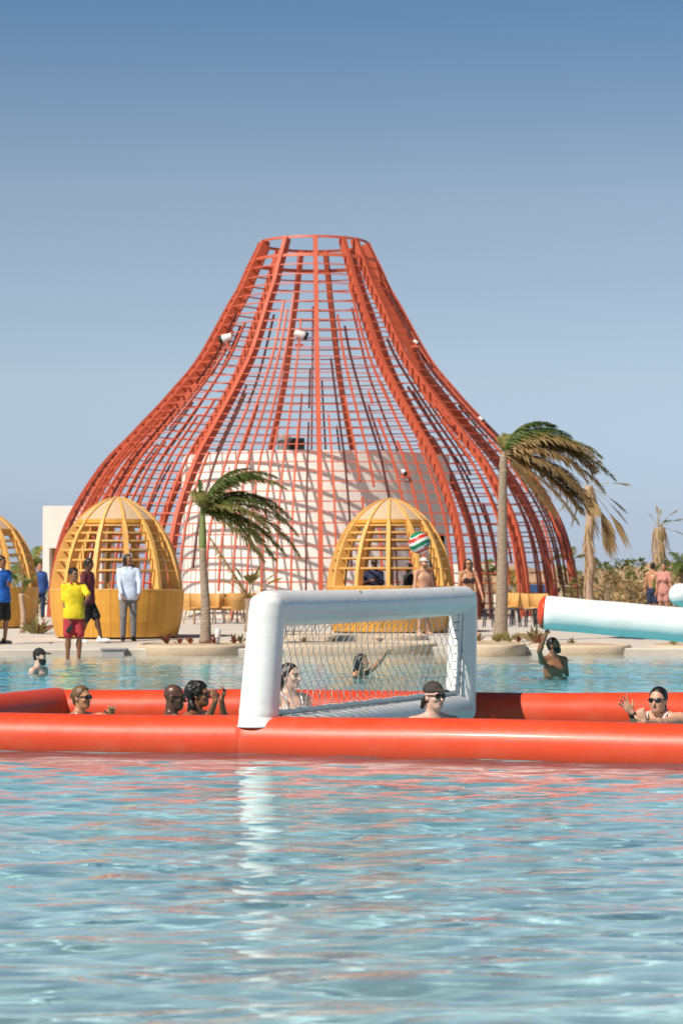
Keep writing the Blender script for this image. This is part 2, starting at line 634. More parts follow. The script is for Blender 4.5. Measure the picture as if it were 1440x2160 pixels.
def fin(phi, s0, s1, w, dep, step, off=0.0):
    """a plate following the profile: width w across, depth dep inwards"""
    mb = MB()
    u, t = pdir(phi)
    n = max(2, int(round((s1 - s0) / step)) + 1)
    vs = []
    for i in range(n):
        s = s0 + (s1 - s0) * i / (n - 1)
        r, z = prof(s)
        ra, za = prof(max(0, s - .15))
        rb, zb = prof(min(ARC, s + .15))
        tx, tz = rb - ra, zb - za
        L = math.hypot(tx, tz)
        nx, nz = -tz / L, tx / L                       # towards the axis
        for q, sd in ((off, -1), (off, 1), (off + dep, 1), (off + dep, -1)):
            vs.append(u * (r + nx * q) + Vector((0, 0, z + nz * q)) + t * (sd * w / 2))
    fs = []
    for i in range(n - 1):
        for j in range(4):
            j2 = (j + 1) % 4
            fs.append((i * 4 + j, i * 4 + j2, i * 4 + 4 + j2, i * 4 + 4 + j))
    fs += [(3, 2, 1, 0), tuple((n - 1) * 4 + j for j in range(4))]
    mb.add(vs, fs)
    return mb


rng = random.Random(5)
pav = empty('lattice_pavilion', (AXX, AX_D, 0.0),
            'tall red steel lattice pavilion flaring like a bell around the white round building', 'pavilion')
RIBS = [-86, -65, -30, 2, 32.5, 50, 86, 110, 137, 167.5, 195.4, 223, 250]
for a in RIBS:
    fin(math.radians(a), 0, ARC, 0.145, 0.27, 0.3).build('rib', M_RED, pav)
    r, z = prof(0)
    u, t = pdir(math.radians(a))
    p = u * (r - .19)
    m2 = MB()
    m2.box((p.x, p.y, .335), (.5, .7, .16), math.radians(a))
    m2.build('footing', M_DECK, pav, bevel=0.02)
nring = 39
for i in range(nring + 1):
    s = arc_of_z(0.75) + (ARC - 0.02 - arc_of_z(0.75)) * (i / nring)
    if i == nring - 1: continue
    r, z = prof(s)
    h = 0.043
    if i == nring: h = 0.14
    if i == nring - 2: h = 0.12
    arcs = [(0, 360)] if z > 2.5 else [(-62, 30), (112, 250)]
    for a0, a1 in arcs:
        mb = MB()
        n = max(10, int((a1 - a0) / 4))
        ra, za = prof(max(0, s - h / 2))
        rb, zb = prof(min(ARC, s + h / 2))
        pr_ = [(ra - .055, za), (rb - .055, zb), (rb - .105, zb), (ra - .105, za), (ra - .055, za)]
        mb.lathe(pr_, n, a0=math.radians(a0), a1=math.radians(a1), smooth=False)
        mb.build('hoop', M_RED, pav)
ends = sorted([a % 360 for a in RIBS])
ends.append(ends[0] + 360)
for q in range(len(ends) - 1):
    a0, a1 = ends[q], ends[q + 1]
    am = ((a0 + a1) / 2) % 360
    n = max(3, int(round((a1 - a0) / (2.95 if am > 285 or am < 45 else 4.2 if am < 90 else 5.0))))
    for k in range(1, n):
        a = a0 + (a1 - a0) * k / n
        fr = k / n
        if abs(fr - .5) < 0.5 / n + 1e-6 or (n > 9 and k % 4 == 0): top = rng.uniform(9.3, 11.2)
        elif k % 2 == 0: top = rng.uniform(7.2, 9.0)
        else: top = rng.uniform(5.4, 7.4)
        front = (a > 295 or a < 30)
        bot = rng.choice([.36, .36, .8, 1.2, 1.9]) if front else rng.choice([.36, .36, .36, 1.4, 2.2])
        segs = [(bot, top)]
        dark = rng.random() < (.22 if front else .5)  # bars coloured as if in shade, more often away from the front
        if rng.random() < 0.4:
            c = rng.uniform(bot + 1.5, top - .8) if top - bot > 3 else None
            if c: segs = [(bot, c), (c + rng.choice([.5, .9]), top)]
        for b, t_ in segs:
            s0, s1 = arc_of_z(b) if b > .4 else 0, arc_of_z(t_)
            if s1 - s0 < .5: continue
            fin(math.radians(a), s0, s1, 0.060, 0.06, 0.55, off=0.004).build('bar', M_RED_SHADE if dark else M_RED, pav)

# round white building inside
rb = empty('round_building', (AXX + .06, AX_D, 0), 'round white plaster building with a flat roof inside the red lattice', 'building')
RB_R, RB_T = 4.42, 5.62
mb = MB()
n = 96
door_a = (58, 72)
for j in range(n):
    a0, a1 = 360 * j / n, 360 * (j + 1) / n
    top_only = door_a[0] <= (a0 + a1) / 2 <= door_a[1]
    z0 = 3.05 if top_only else .3
    mb.lathe([(RB_R, z0), (RB_R, RB_T)], 1, a0=math.radians(a0), a1=math.radians(a1))
mb.lathe([(RB_R, RB_T), (RB_R - .25, RB_T), (RB_R - .25, RB_T - .3), (0.001, RB_T - .3)], n)
mb.build('wall', M_WHITE, rb)
mb = MB()
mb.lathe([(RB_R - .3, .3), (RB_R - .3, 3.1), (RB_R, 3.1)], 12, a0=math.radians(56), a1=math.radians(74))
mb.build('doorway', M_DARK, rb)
for (aa, zc) in ((65, 1.25), (65, 2.3)):
    u, t = pdir(math.radians(aa))
    m2 = MB()
    p = u * (RB_R - .25)
    m2.box((p.x, p.y, zc), (.95, .06, .95), math.radians(aa))
    m2.build('door_panel', M_BLACK, rb, bevel=.02)
mb = MB()
mb.lathe([(RB_R + .02, .3), (RB_R + .02, .52), (RB_R, .54)], n)
mb.build('plinth', M_DECK, rb)

# box-like white building on the left
c = at(90, 1305, 88)
x0 = c.x
bl = empty('white_building', (x0, 88, .345), 'plain white box building with a recessed doorway left of the lattice', 'building')
zt = at(90, 1067, 88).z - .345
mb = MB()
W, D, dw = 2.15, 5.0, (0.24, 1.5, at(90, 1156, 88).z - .345)
mb.add([(0, 0, 0), (dw[0], 0, 0), (dw[0], 0, zt), (0, 0, zt)], [(0, 1, 2, 3)])
mb.add([(dw[0], 0, dw[2]), (dw[1], 0, dw[2]), (dw[1], 0, zt), (dw[0], 0, zt)], [(0, 1, 2, 3)])
mb.add([(dw[1], 0, 0), (W, 0, 0), (W, 0, zt), (dw[1], 0, zt)], [(0, 1, 2, 3)])
mb.add([(W, 0, 0), (W, D, 0), (W, D, zt), (W, 0, zt)], [(0, 1, 2, 3)])
mb.add([(0, D, 0), (0, 0, 0), (0, 0, zt), (0, D, zt)], [(0, 1, 2, 3)])
mb.add([(W, D, 0), (0, D, 0), (0, D, zt), (W, D, zt)], [(0, 1, 2, 3)])
mb.add([(0, 0, zt), (W, 0, zt), (W, D, zt), (0, D, zt)], [(0, 1, 2, 3)])
mb.build('wall', M_WHITE, bl)
mb = MB()
q = .9
mb.add([(dw[0], 0, 0), (dw[0], q, 0), (dw[0], q, dw[2]), (dw[0], 0, dw[2])], [(0, 1, 2, 3)])
mb.add([(dw[1], 0, 0), (dw[1], q, 0), (dw[1], q, dw[2]), (dw[1], 0, dw[2])], [(3, 2, 1, 0)])
mb.add([(dw[0], 0, dw[2]), (dw[1], 0, dw[2]), (dw[1], q, dw[2]), (dw[0], q, dw[2])], [(3, 2, 1, 0)])
mb.build('doorway', M_WHITE, bl)
mb = MB()
mb.box(((dw[0] + dw[1]) / 2, q + .03, dw[2] / 2), (dw[1] - dw[0], .05, dw[2]))
mb.build('door', M_WOOD, bl)

# lamps and boxes fixed to the lattice and the roof
def floodlight(px, py, d, yaw, label, big=1.0):
    p = at(px, py, d)
    t = empty('floodlight', p, label, 'lamp', 'floodlights fixed to the red lattice', rz=yaw)
    mb = MB()
    mb.sweep([(-.14 * big, 0, .06), (.16 * big, 0, -.03)], [.11 * big, .15 * big], 14, dome=.25)
    mb.build('housing', M_LAMP, t)
    mb = MB()
    mb.sweep([(.163 * big, 0, -.031), (.28 * big, 0, -.066)], [.15 * big, .135 * big], 14)
    mb.build('hood', M_BLACK, t)
    mb = MB()
    mb.box((0, 0, -.2 * big), (.06, .10, .3 * big))
    mb.box((0, 0, -.34 * big), (.28, .16, .06))
    mb.build('bracket', M_RED, t)
    return t


def on_prof(px, py, extra=0.0):
    """distance of the front of the lattice on this sight line"""
    lo, hi = 66.0, AX_D
    for _ in range(40):
        m_ = (lo + hi) / 2
        p = at(px, py, m_)
        r = math.hypot(p.x - AXX, p.y - AX_D)
        if r > prof(arc_of_z(p.z))[0] + extra: lo = m_
        else: hi = m_
    return lo


floodlight(631, 706, on_prof(631, 706, .1), 0.1, 'white floodlight with black hood high on the lattice near its middle', .95)
floodlight(480, 713, on_prof(485, 713, .12), math.pi - .2, 'white floodlight on the left flank of the red lattice', .95)
floodlight(1013, 884, on_prof(1013, 884, .0), -.3, 'small floodlight on the right flank of the lattice above the tall palm', .4)
floodlight(851, 996, on_prof(851, 996, .1), -1.0, 'small white floodlight low on the lattice right of the middle rib', .45)
floodlight(876, 722, on_prof(868, 726, .0), -.2, 'small floodlight on the right flank of the lattice, level with the big ones', .4)
p = at(622, 953, 77.5)
sp = empty('loudspeaker', (p.x, p.y, RB_T), 'black loudspeaker box on the roof of the round building', 'loudspeaker')
mb = MB()
mb.box((0, 0, .27), (.62, .5, .42))
mb.build('cabinet', M_BLACK, sp, bevel=.03)
mb = MB()
mb.box((-.05, 0, .03), (1.1, .5, .06))
mb.build('stand', M_BLACK, sp)
p = at(598, 945, 77.2)
sp = empty('roof_fan', (p.x, p.y, RB_T), 'grey vent cowl on the roof beside the loudspeaker', 'vent')
mb = MB()
mb.sweep([(0, 0, 0), (0, 0, .35), (.05, 0, .5)], [.2, .2, .26], 14, dome=.3)
mb.build('cowl', M_GREY, sp)


# ------------------------------------------------------------------ egg-shaped kiosks
K_R = 1.43
K_PROF = [(1.0, .98), (1.06, .985), (1.45, .945), (1.75, .885), (2.0, .82), (2.2, .75), (2.42, .645), (2.6, .535), (2.75, .41), (2.9, .25),
          (2.98, .10), (2.995, .03)]


def kr(z):
    return K_R * float(np.interp(z, [q[0] for q in K_PROF], [q[1] for q in K_PROF]))


def make_kiosk(label, px, d, off, sc, n_rib=12):
    x = atx(px, d)
    z0 = zdeck(d)
    t = empty('kiosk', (x, d, z0), label, 'kiosk', 'egg-shaped yellow wooden kiosks')
    # counter of upright boards
    npan = 22
    for j in range(npan):
        a0 = 2 * math.pi * j / npan + .0025
        a1 = 2 * math.pi * (j + 1) / npan - .0025
        mb = MB()
        pr_ = [(K_R * .90, .03), (K_R * .955, .35), (K_R * .985, .7), (K_R * .995, 1.0), (K_R * .93, 1.0), (K_R * .92, .7), (K_R * .88, .3), (K_R * .84, .03), (K_R * .90, .03)]
        mb.lathe(pr_, 3, a0=a0, a1=a1, smooth=False)
        k = len(pr_)
        mb.build('board', M_YEL, t)
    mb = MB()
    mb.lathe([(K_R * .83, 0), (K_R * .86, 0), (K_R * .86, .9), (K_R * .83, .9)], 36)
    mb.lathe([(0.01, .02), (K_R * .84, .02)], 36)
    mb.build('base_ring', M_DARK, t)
    mb = MB()
    mb.lathe([(K_R * .80, 1.004), (K_R * 1.0, 1.004), (K_R * 1.0, 1.035), (K_R * .80, 1.035), (K_R * .80, 1.004)], 44, smooth=False)
    mb.build('counter_top', M_YEL2, t)
    zs = [1.035, 1.2, 1.4, 1.6, 1.8, 2.0, 2.2, 2.35, 2.5, 2.62, 2.74, 2.84, 2.92, 2.97, 2.995]
    rib_me = None
    for j in range(n_rib):
        a = off + 2 * math.pi * j / n_rib
        if rib_me is None:
            mb = MB()
            vs, fs = [], []
            for z in zs:
                ro = kr(z)
                ri = max(0.012, ro - .19 * min(1, (3.02 - z) / .5) - .02)
                zi = z if z < 2.6 else z - (z - 2.6) * .25
                w = .042 if z < 2.5 else .026 if z < 2.9 else .022
                vs += [(-w, -ro, z), (w, -ro, z), (w, -ri, zi), (-w, -ri, zi)]
            for i in range(len(zs) - 1):
                for q in range(4):
                    q2 = (q + 1) % 4
                    fs.append((i * 4 + q, i * 4 + q2, i * 4 + 4 + q2, i * 4 + 4 + q))
            fs += [(3, 2, 1, 0), tuple((len(zs) - 1) * 4 + q for q in range(4))]
            mb.add(vs, fs)
            o = mb.build('rib', M_YEL2, t)
            rib_me = o.data
        else:
            o = bpy.data.objects.new('rib', rib_me)
            COL.objects.link(o)
            o.parent = t
        o.rotation_euler = (0, 0, a)
    for z in (1.42, 1.64, 1.85, 2.04, 2.21, 2.37):
        mb = MB()
        r = kr(z) - .055
        mb.lathe([(r, z - .019), (r, z + .019), (r - .035, z + .019), (r - .035, z - .019), (r, z - .019)], 48, smooth=False)
        mb.build('hoop', M_YEL2, t)
    mb = MB()
    z = 2.47
    r = kr(z) - .05
    mb.lathe([(r + .01, z - .055), (r + .01, z + .03), (r - .11, z + .03), (r - .11, z - .055), (r + .01, z - .055)], 48, smooth=False)
    mb.build('crown_hoop', M_YEL, t)
    mb = MB()
    cap = [(kr(2.49) - .045, 2.50)] + [(max(.01, kr(q) - .04), q - .01) for q in (2.56, 2.64, 2.72, 2.8, 2.88, 2.94, 2.98)]
    mb.lathe(cap, 48)
    mb.build('roof_cap', M_CAP, t)
    t.scale = (sc, sc, sc)
    return t


make_kiosk('yellow egg-shaped kiosk behind the man in the white shirt', 247, 52.4, math.radians(15), 1.02)
make_kiosk('yellow egg-shaped kiosk directly behind the white goal and the ball', 822, 56.6, math.radians(-3), 1.05)
make_kiosk('yellow egg-shaped kiosk cut off by the left edge, behind the man in blue', -36, 61.5, math.radians(8), 1.0)


# ------------------------------------------------------------------ implicit surfaces for soft shapes and bodies
def rot_z(a):
    c, s = math.cos(a), math.sin(a)
    return np.array([[c, -s, 0], [s, c, 0], [0, 0, 1.0]])


def rot_x(a):
    c, s = math.cos(a), math.sin(a)
    return np.array([[1.0, 0, 0], [0, c, -s], [0, s, c]])


def rot_y(a):
    c, s = math.cos(a), math.sin(a)
    return np.array([[c, 0, s], [0, 1.0, 0], [-s, 0, c]])


def rc(a, b, r1, r2=None, k=0.03, op='u'):
    a, b = np.array(a, float), np.array(b, float)
    r2 = r1 if r2 is None else r2
    ba = b - a
    bb = max(1e-9, float(ba @ ba))

    def fn(X, Y, Z):
        px, py, pz_ = X - a[0], Y - a[1], Z - a[2]
        h = np.clip((px * ba[0] + py * ba[1] + pz_ * ba[2]) / bb, 0, 1)
        return np.sqrt((px - h * ba[0]) ** 2 + (py - h * ba[1]) ** 2 + (pz_ - h * ba[2]) ** 2) - (r1 + (r2 - r1) * h)
    m_ = max(r1, r2)
    return (np.minimum(a, b) - m_, np.maximum(a, b) + m_, fn, k, op)


def el(c, r, R=None, k=0.03, op='u'):
    c, r = np.array(c, float), np.array(r, float)
    R = np.eye(3) if R is None else np.asarray(R)       # columns: local axes in the outer frame

    def fn(X, Y, Z):
        px, py, pz_ = X - c[0], Y - c[1], Z - c[2]
        q = [R[0, i] * px + R[1, i] * py + R[2, i] * pz_ for i in range(3)]
        k0 = np.sqrt(sum((q[i] / r[i]) ** 2 for i in range(3)))
        k1 = np.sqrt(sum((q[i] / r[i] ** 2) ** 2 for i in range(3))) + 1e-6
        return k0 * (k0 - 1) / k1
    ext = np.sqrt(((np.abs(R) * r[None, :]) ** 2).sum(1))
    return (c - ext, c + ext, fn, k, op)


def surface(prims, cell, inter=None, cuts=(), post=(), sub=()):
    """smooth union of prims, cut to inter / by half spaces, as a mesh (surface nets). cuts: (normal, offset) keeps n.p < offset"""
    lo = np.min([p[0] for p in list(prims) + list(post)], 0) - 2.5 * cell
    hi = np.max([p[1] for p in list(prims) + list(post)], 0) + 2.5 * cell
    n = np.ceil((hi - lo) / cell).astype(int) + 1
    ax = [(lo[i] + np.arange(n[i]) * cell).astype(np.float32) for i in range(3)]
    F = np.full(n, 0.4, np.float32)

    def put(F, p, mode='u'):
        l2, h2, fn, k, op = p
        i0 = np.maximum(0, np.floor((l2 - k - 2 * cell - lo) / cell).astype(int))
        i1 = np.minimum(n, np.ceil((h2 + k + 2 * cell - lo) / cell).astype(int) + 1)
        if (i1 <= i0).any(): return
        sl = tuple(slice(i0[i], i1[i]) for i in range(3))
        d = fn(ax[0][sl[0]][:, None, None], ax[1][sl[1]][None, :, None], ax[2][sl[2]][None, None, :]).astype(np.float32)
        a = F[sl]
        if mode == 'u':
            h = np.maximum(k - np.abs(a - d), 0) / k
            F[sl] = np.minimum(a, d) - h * h * k * .25
        else:
            d = -d
            h = np.maximum(k - np.abs(a - d), 0) / k
            F[sl] = np.maximum(a, d) + h * h * k * .25
    for p in prims: put(F, p)
    for p in sub: put(F, p, 's')
    if inter is not None:
        G = np.full(n, 0.4, np.float32)
        for p in inter: put(G, p)
        F = np.maximum(F, G)
    for nn, off in cuts:
        pl = ax[0][:, None, None] * nn[0] + ax[1][None, :, None] * nn[1] + ax[2][None, None, :] * nn[2] - off
        F = np.maximum(F, pl)
    for p in post: put(F, p)
    S = F < 0
    c8 = [S[i:n[0] - 1 + i, j:n[1] - 1 + j, k:n[2] - 1 + k] for i in (0, 1) for j in (0, 1) for k in (0, 1)]
    cnt = sum(c.astype(np.int8) for c in c8)
    act = (cnt > 0) & (cnt < 8)
    idx = np.full(act.shape, -1, np.int64)
    I = np.argwhere(act)
    if len(I) == 0: return np.zeros((0, 3)), np.zeros((0, 4), int)
    idx[act] = np.arange(len(I))
    acc = np.zeros((len(I), 3))
    num = np.zeros(len(I))
    corners = [(i, j, k) for i in (0, 1) for j in (0, 1) for k in (0, 1)]
    val = {c: F[I[:, 0] + c[0], I[:, 1] + c[1], I[:, 2] + c[2]] for c in corners}
    for c in corners:
        for d in range(3):
            if c[d] == 0:
                e = list(c); e[d] = 1; e = tuple(e)
                va, vb = val[c], val[e]
                x = (va < 0) != (vb < 0)
                t = np.where(x, va / np.where(x, va - vb, 1), 0)
                p = np.zeros((len(I), 3))
                for q in range(3): p[:, q] = c[q]
                p[:, d] = t
                acc[x] += p[x]
                num[x] += 1
    V = lo + (I + acc / np.maximum(num, 1)[:, None]) * cell
    Q = []
    for d in range(3):
        a, b = (d + 1) % 3, (d + 2) % 3
        sl0 = [slice(1, None)] * 3; sl0[d] = slice(0, n[d] - 1)
        sl1 = [slice(1, None)] * 3; sl1[d] = slice(1, n[d])
        sl0[a] = slice(1, n[a] - 1); sl1[a] = slice(1, n[a] - 1)
        sl0[b] = slice(1, n[b] - 1); sl1[b] = slice(1, n[b] - 1)
        s0, s1 = S[tuple(sl0)], S[tuple(sl1)]
        for flip in (False, True):
            E = np.argwhere(s1 & ~s0 if flip else s0 & ~s1)
            if not len(E): continue
            base = E.copy()
            base[:, a] += 1
            base[:, b] += 1
            def g(da, db):
                x = base.copy(); x[:, a] -= da; x[:, b] -= db
                return idx[x[:, 0], x[:, 1], x[:, 2]]
            q = np.stack([g(1, 1), g(0, 1), g(0, 0), g(1, 0)], 1)
            Q.append(q[:, ::-1] if flip else q)
    Q = np.concatenate(Q)
    Q = Q[(Q >= 0).all(1)]
    return V, Q


def sdf_obj(name, VQ, mats, parent=None, matfn=None):
    V, Q = VQ
    me = bpy.data.meshes.new(name)
    me.vertices.add(len(V))
    me.vertices.foreach_set('co', V.astype(np.float32).ravel())
    me.loops.add(Q.size)
    me.loops.foreach_set('vertex_index', Q.astype(np.int32).ravel())
    me.polygons.add(len(Q))
    me.polygons.foreach_set('loop_start', np.arange(0, Q.size, 4, dtype=np.int32))
    me.polygons.foreach_set('loop_total', np.full(len(Q), 4, dtype=np.int32))
    me.polygons.foreach_set('use_smooth', np.ones(len(Q), bool))
    if matfn is not None and len(Q):
        me.polygons.foreach_set('material_index', matfn(V[Q].mean(1)).astype(np.int32))
    me.update(calc_edges=True)
    return link(name, me, mats, parent)


# ------------------------------------------------------------------ people
SKIN = {
    'pale': mat('skin_pale', (0.68, 0.43, 0.33), 0.45, var=0.06, scale=14, sss=0.15),
    'fair': mat('skin_fair', (0.60, 0.33, 0.22), 0.45, var=0.06, scale=14, sss=0.15),
    'tan': mat('skin_tan', (0.50, 0.24, 0.13), 0.42, var=0.06, scale=14, sss=0.12),
    'brown': mat('skin_brown', (0.26, 0.115, 0.058), 0.4, var=0.06, scale=14, sss=0.1),
    'dark': mat('skin_dark', (0.105, 0.047, 0.028), 0.36, var=0.08, scale=14, sss=0.05),
}
M_LIP = mat('lips', (0.36, 0.10, 0.085), 0.4)
M_LIPD = mat('dark_lips', (0.15, 0.05, 0.045), 0.4)
M_EYE = mat('eye', (0.05, 0.04, 0.035), 0.3)
M_BROW = mat('eyebrow', (0.06, 0.035, 0.022), 0.8)
M_HAIRB = mat('black_hair', (0.012, 0.010, 0.009), 0.42, var=0.3, scale=40, bump=0.004, bscale=60, stretch=(1, 1, .25))
M_HAIRD = mat('dark_brown_hair', (0.030, 0.016, 0.010), 0.42, var=0.3, scale=40, bump=0.004, bscale=60, stretch=(1, 1, .25))
M_HAIRL = mat('light_brown_hair', (0.16, 0.088, 0.038), 0.45, var=0.3, scale=40, bump=0.004, bscale=60)
M_GLASS = mat('black_sunglass', (0.008, 0.008, 0.009), 0.12, coat=0.6)


def cloth(name, col, rough=0.85, var=0.10):
    return mat(name, col, rough, var=var, scale=9, bump=0.015, bscale=11)


def ik(p0, p1, l1, l2, pole):
    p0, p1, pole = np.array(p0, float), np.array(p1, float), np.array(pole, float)
    d = p1 - p0
    D = np.linalg.norm(d)
    if D > (l1 + l2) * .995:
        p1 = p0 + d / D * (l1 + l2) * .995
        d = p1 - p0
        D = np.linalg.norm(d)
    u = d / D
    a = (l1 * l1 - l2 * l2 + D * D) / (2 * D)
    h = math.sqrt(max(0, l1 * l1 - a * a))
    w = pole - u * (pole @ u)
    w /= (np.linalg.norm(w) + 1e-9)
    return p0 + u * a + w * h, p1


def unit(v):
    v = np.array(v, float)
    return v / (np.linalg.norm(v) + 1e-9)


def hand_prims(w, d, nrm, side, curl=0.5, spread=0.12, s=1.0, fat=1.0):
    """palm, four fingers of different length bent at the knuckles, and a thumb off the side of the palm"""
    d = unit(d)
    nrm = unit(np.array(nrm, float) - d * (np.array(nrm, float) @ d))
    l = np.cross(d, nrm) * side
    R = np.stack([l, d, nrm], 1)
    P = [el(w + d * .052 * s, (.041 * s, .054 * s, .019 * s * fat), R, .012)]
    for i, L in enumerate((.90, 1.0, .96, .78)):
        q = (1.5 - i)
        base = w + d * .092 * s + l * (q * .0205 * s)
        dd = unit(d + l * (q * spread))
        a1, a2 = curl * .9, curl * 2.1
        d1 = dd * math.cos(a1) + nrm * math.sin(a1)
        d2 = dd * math.cos(a2) + nrm * math.sin(a2)
        m1 = base + d1 * .043 * L * s
        r = .0085 * s * fat
        P.append(rc(base, m1, r * 1.08, r, .006))
        P.append(rc(m1, m1 + d2 * .040 * L * s, r, r * .82, .004))
    tb = w + d * .026 * s + l * .032 * s
    td = unit(d * .72 + l * .72 + nrm * .25 * (curl + .3))
    tm = tb + td * .038 * s
    P.append(rc(tb, tm, .0115 * s * fat, .0098 * s * fat, .01))
    P.append(rc(tm, tm + unit(td * .8 + d * .5 + nrm * .5 * curl - l * .2 * curl) * .03 * s, .0098 * s * fat, .0078 * s * fat, .004))
    return P


def person(label, loc, rot=0.0, H=1.75, female=False, skin='fair', drop=0.0, lean=(0, 0), yaw=0.0, pitch=0.0, roll=0.0,
           hands=None, poles=None, feet=None, hand_opt=None, cell=0.016, wear=(), hair=None, hair_mat=None, glasses=False,
           cap=None, beard=None, brows=None, heavy=1.0, shrug=0.0, group=None, child=1.0):
    """a standing, wading or walking figure; targets for hands and feet are offsets from loc (world axes)"""
    hands, poles, feet, hand_opt = hands or {}, poles or {}, feet or {}, hand_opt or {}
    t = empty('person', loc, label, 'person', group)
    B = rot_z(math.radians(rot))
    f = H / 1.75
    hz = .51 * H - drop
    hs = .90 if female else .95
    sw = (.160 if female else .180) * f * (1 + (heavy - 1) * .7)

    def J(x, y, z):
        dz = max(0, z - hz)
        return B @ np.array([x + lean[0] * dz, y + lean[1] * dz, z])
    shz = hz + .303 * H + shrug
    Hc = J(0, -.012, hz + .418 * H)
    HR = B @ rot_z(math.radians(yaw)) @ rot_x(math.radians(pitch)) @ rot_y(math.radians(roll))

    def hd(x, y, z):
        return Hc + HR @ (np.array([x, y, z]) * hs)
    w_ = heavy

    def eh(c, r, R, k=.03):
        return el(c, tuple(q * hs for q in r), R, k)
    wa, hp, ch = (.122, .168, .145) if female else (.138, .152, .156)

    def torso(g=0.0):
        P = [el(J(0, .0, hz + .02), (hp * f * w_ + g, .112 * f * w_ + g, .125 * f + g), B, .05),
             el(J(0, -.004, hz + .17 * f), (wa * f * w_ + g, .098 * f * w_ + g, .16 * f + g), B, .06),
             el(J(0, 0, hz + .365 * f), (ch * f * w_ + g, .112 * f * w_ + g, .175 * f + g), B, .06),
             rc(J(-sw + .03, .01, shz - .022), J(sw - .03, .01, shz - .022), .046 * f + g, k=.04)]
        for s in (-1, 1):
            P.append(rc(J(0, .022, shz + .055 * f), J(s * .12 * f, .014, shz + .012), .040 * f + g, .040 * f + g, .04))
            if female:
                P.append(el(J(s * .072 * f, -.098 * f * (.9 + .1 * w_), hz + .355 * f), (.062 * f * w_ + g, .056 * f * w_ + g, .062 * f * w_ + g), B, .03))
            else:
                P.append(el(J(s * .070 * f, -.066 * f, hz + .41 * f), (.075 * f + g, .045 * f + g, .06 * f + g), B, .05))
        return P
    P = torso()
    # arms
    arm = {}
    for key, s in (('a', -1), ('b', 1)):
        S = J(s * sw, .012, shz - .015)
        l1, l2 = .172 * H, .150 * H
        tgt = hands.get(key)
        if tgt is None:
            tgt = J(s * (sw + .075), -.05, hz - .045 * H)
        pole = poles.get(key, B @ np.array([s * .6, .8, -.35]))
        E, W = ik(S, tgt, l1, l2, pole)
        arm[key] = (S, E, W)
        P += [el(S, (.049 * f * w_, .050 * f * w_, .056 * f * w_), None, .035),
              rc(S, E, .042 * f * w_, .034 * f * w_, .03), rc(E, W, .035 * f * w_, .025 * f, .02),
              el(E + (W - E) * .25, (.038 * f, .038 * f, .045 * f), None, .03)]
        o = hand_opt.get(key, {})
        d = o.get('dir', W - E)
        nn = o.get('palm', B @ np.array([-s, .2, 0]))
        P += hand_prims(W, d, nn, o.get('side', 1 if s > 0 else -1), o.get('curl', .45), o.get('spread', .1), f * o.get('s', 1.0), 1.0 if cell < .009 else 1.35)
    # legs
    leg = {}
    for key, s in (('a', -1), ('b', 1)):
        K0 = J(s * .088 * f, 0, hz)
        fd = B @ np.array([s * .12, -1, 0])
        tgt = feet.get(key)
        A = np.array(tgt, float) if tgt is not None else B @ np.array([s * .105 * f, .03, .072 * f])
        if tgt is not None and len(A) == 3: A = A + np.array([0, 0, .072 * f])
        K, A = ik(K0, A, .235 * H, .232 * H, fd)
        leg[key] = (K0, K, A)
        P += [rc(K0, K, .085 * f * w_, .053 * f * w_, .04), rc(K, A, .051 * f, .034 * f, .02),
              el(K + (A - K) * .28 - fd * .018, (.052 * f, .052 * f, .1 * f), None, .03)]
        sole = A + np.array([0, 0, -.042 * f])
        fdh = unit(fd * np.array([1, 1, 0]))
        P += [rc(sole - fdh * .05 * f, sole + fdh * .10 * f, .032 * f, .03 * f, .03), rc(sole + fdh * .10 * f, sole + fdh * .165 * f - np.array([0, 0, .008]), .033 * f, .022 * f, .02)]
        leg[key + 'f'] = (sole, fdh)
    # neck and head with a face
    nk = .047 if female else .055
    P.append(rc(J(0, .022, shz + .02), Hc + HR @ np.array([0, .022, -.06]) * hs, nk * f * (1 + (w_ - 1) * .6), nk * .94 * f, .025))
    P += [eh(hd(0, .012, .034), (.074, .093, .086), HR, .02), eh(hd(0, -.028, -.03), (.060 * (1 + (w_ - 1) * .5), .060, .082), HR, .03),
          eh(hd(0, -.058, -.088), (.034, .028, .026), HR, .03), eh(hd(0, -.078, .028), (.048, .016, .012), HR, .02),
          rc(hd(0, -.086, .006), hd(0, -.110, -.030), .0075, .0125, .014),
          eh(hd(0, -.084, -.061), (.021, .011, .009), HR, .012)]
    for s in (-1, 1):
        P.append(eh(hd(s * .074, .012, -.008), (.010, .02, .031), HR, .008))
        P.append(eh(hd(s * .040, -.066, -.022), (.026, .02, .022), HR, .02))
    sub = [eh(hd(s * .031, -.097, .008), (.016, .014, .010), HR, .01) for s in (-1, 1)] if cell < .01 else []
    VQ = surface(P, cell, sub=sub)
    hRt = HR.T

    def facemat(C):
        q = (C - Hc) @ hRt.T / hs
        m_ = np.zeros(len(C))
        fr = q[:, 1] < -.055
        eye = fr & (np.abs(np.abs(q[:, 0]) - .031) < .015) & (np.abs(q[:, 2] - .007) < .0085)
        brow = fr & (np.abs(np.abs(q[:, 0]) - .033) < .022) & (np.abs(q[:, 2] - .030) < .0055)
        lip = fr & (np.abs(q[:, 0]) < .022) & (np.abs(q[:, 2] + .062) < .0085) & (q[:, 1] < -.075)
        m_[lip] = 1
        m_[eye] = 2
        if not glasses: m_[brow] = 3
        return m_
    lipm = M_LIPD if skin in ('dark', 'brown') else M_LIP
    sdf_obj('body', VQ, [SKIN[skin], lipm, M_EYE, brows or M_BROW], t, facemat)
    # hair
    hm = hair_mat or M_HAIRB
    HC = cell if cell > .01 else .008
    line = HR @ np.array([0, -.86, -.51])
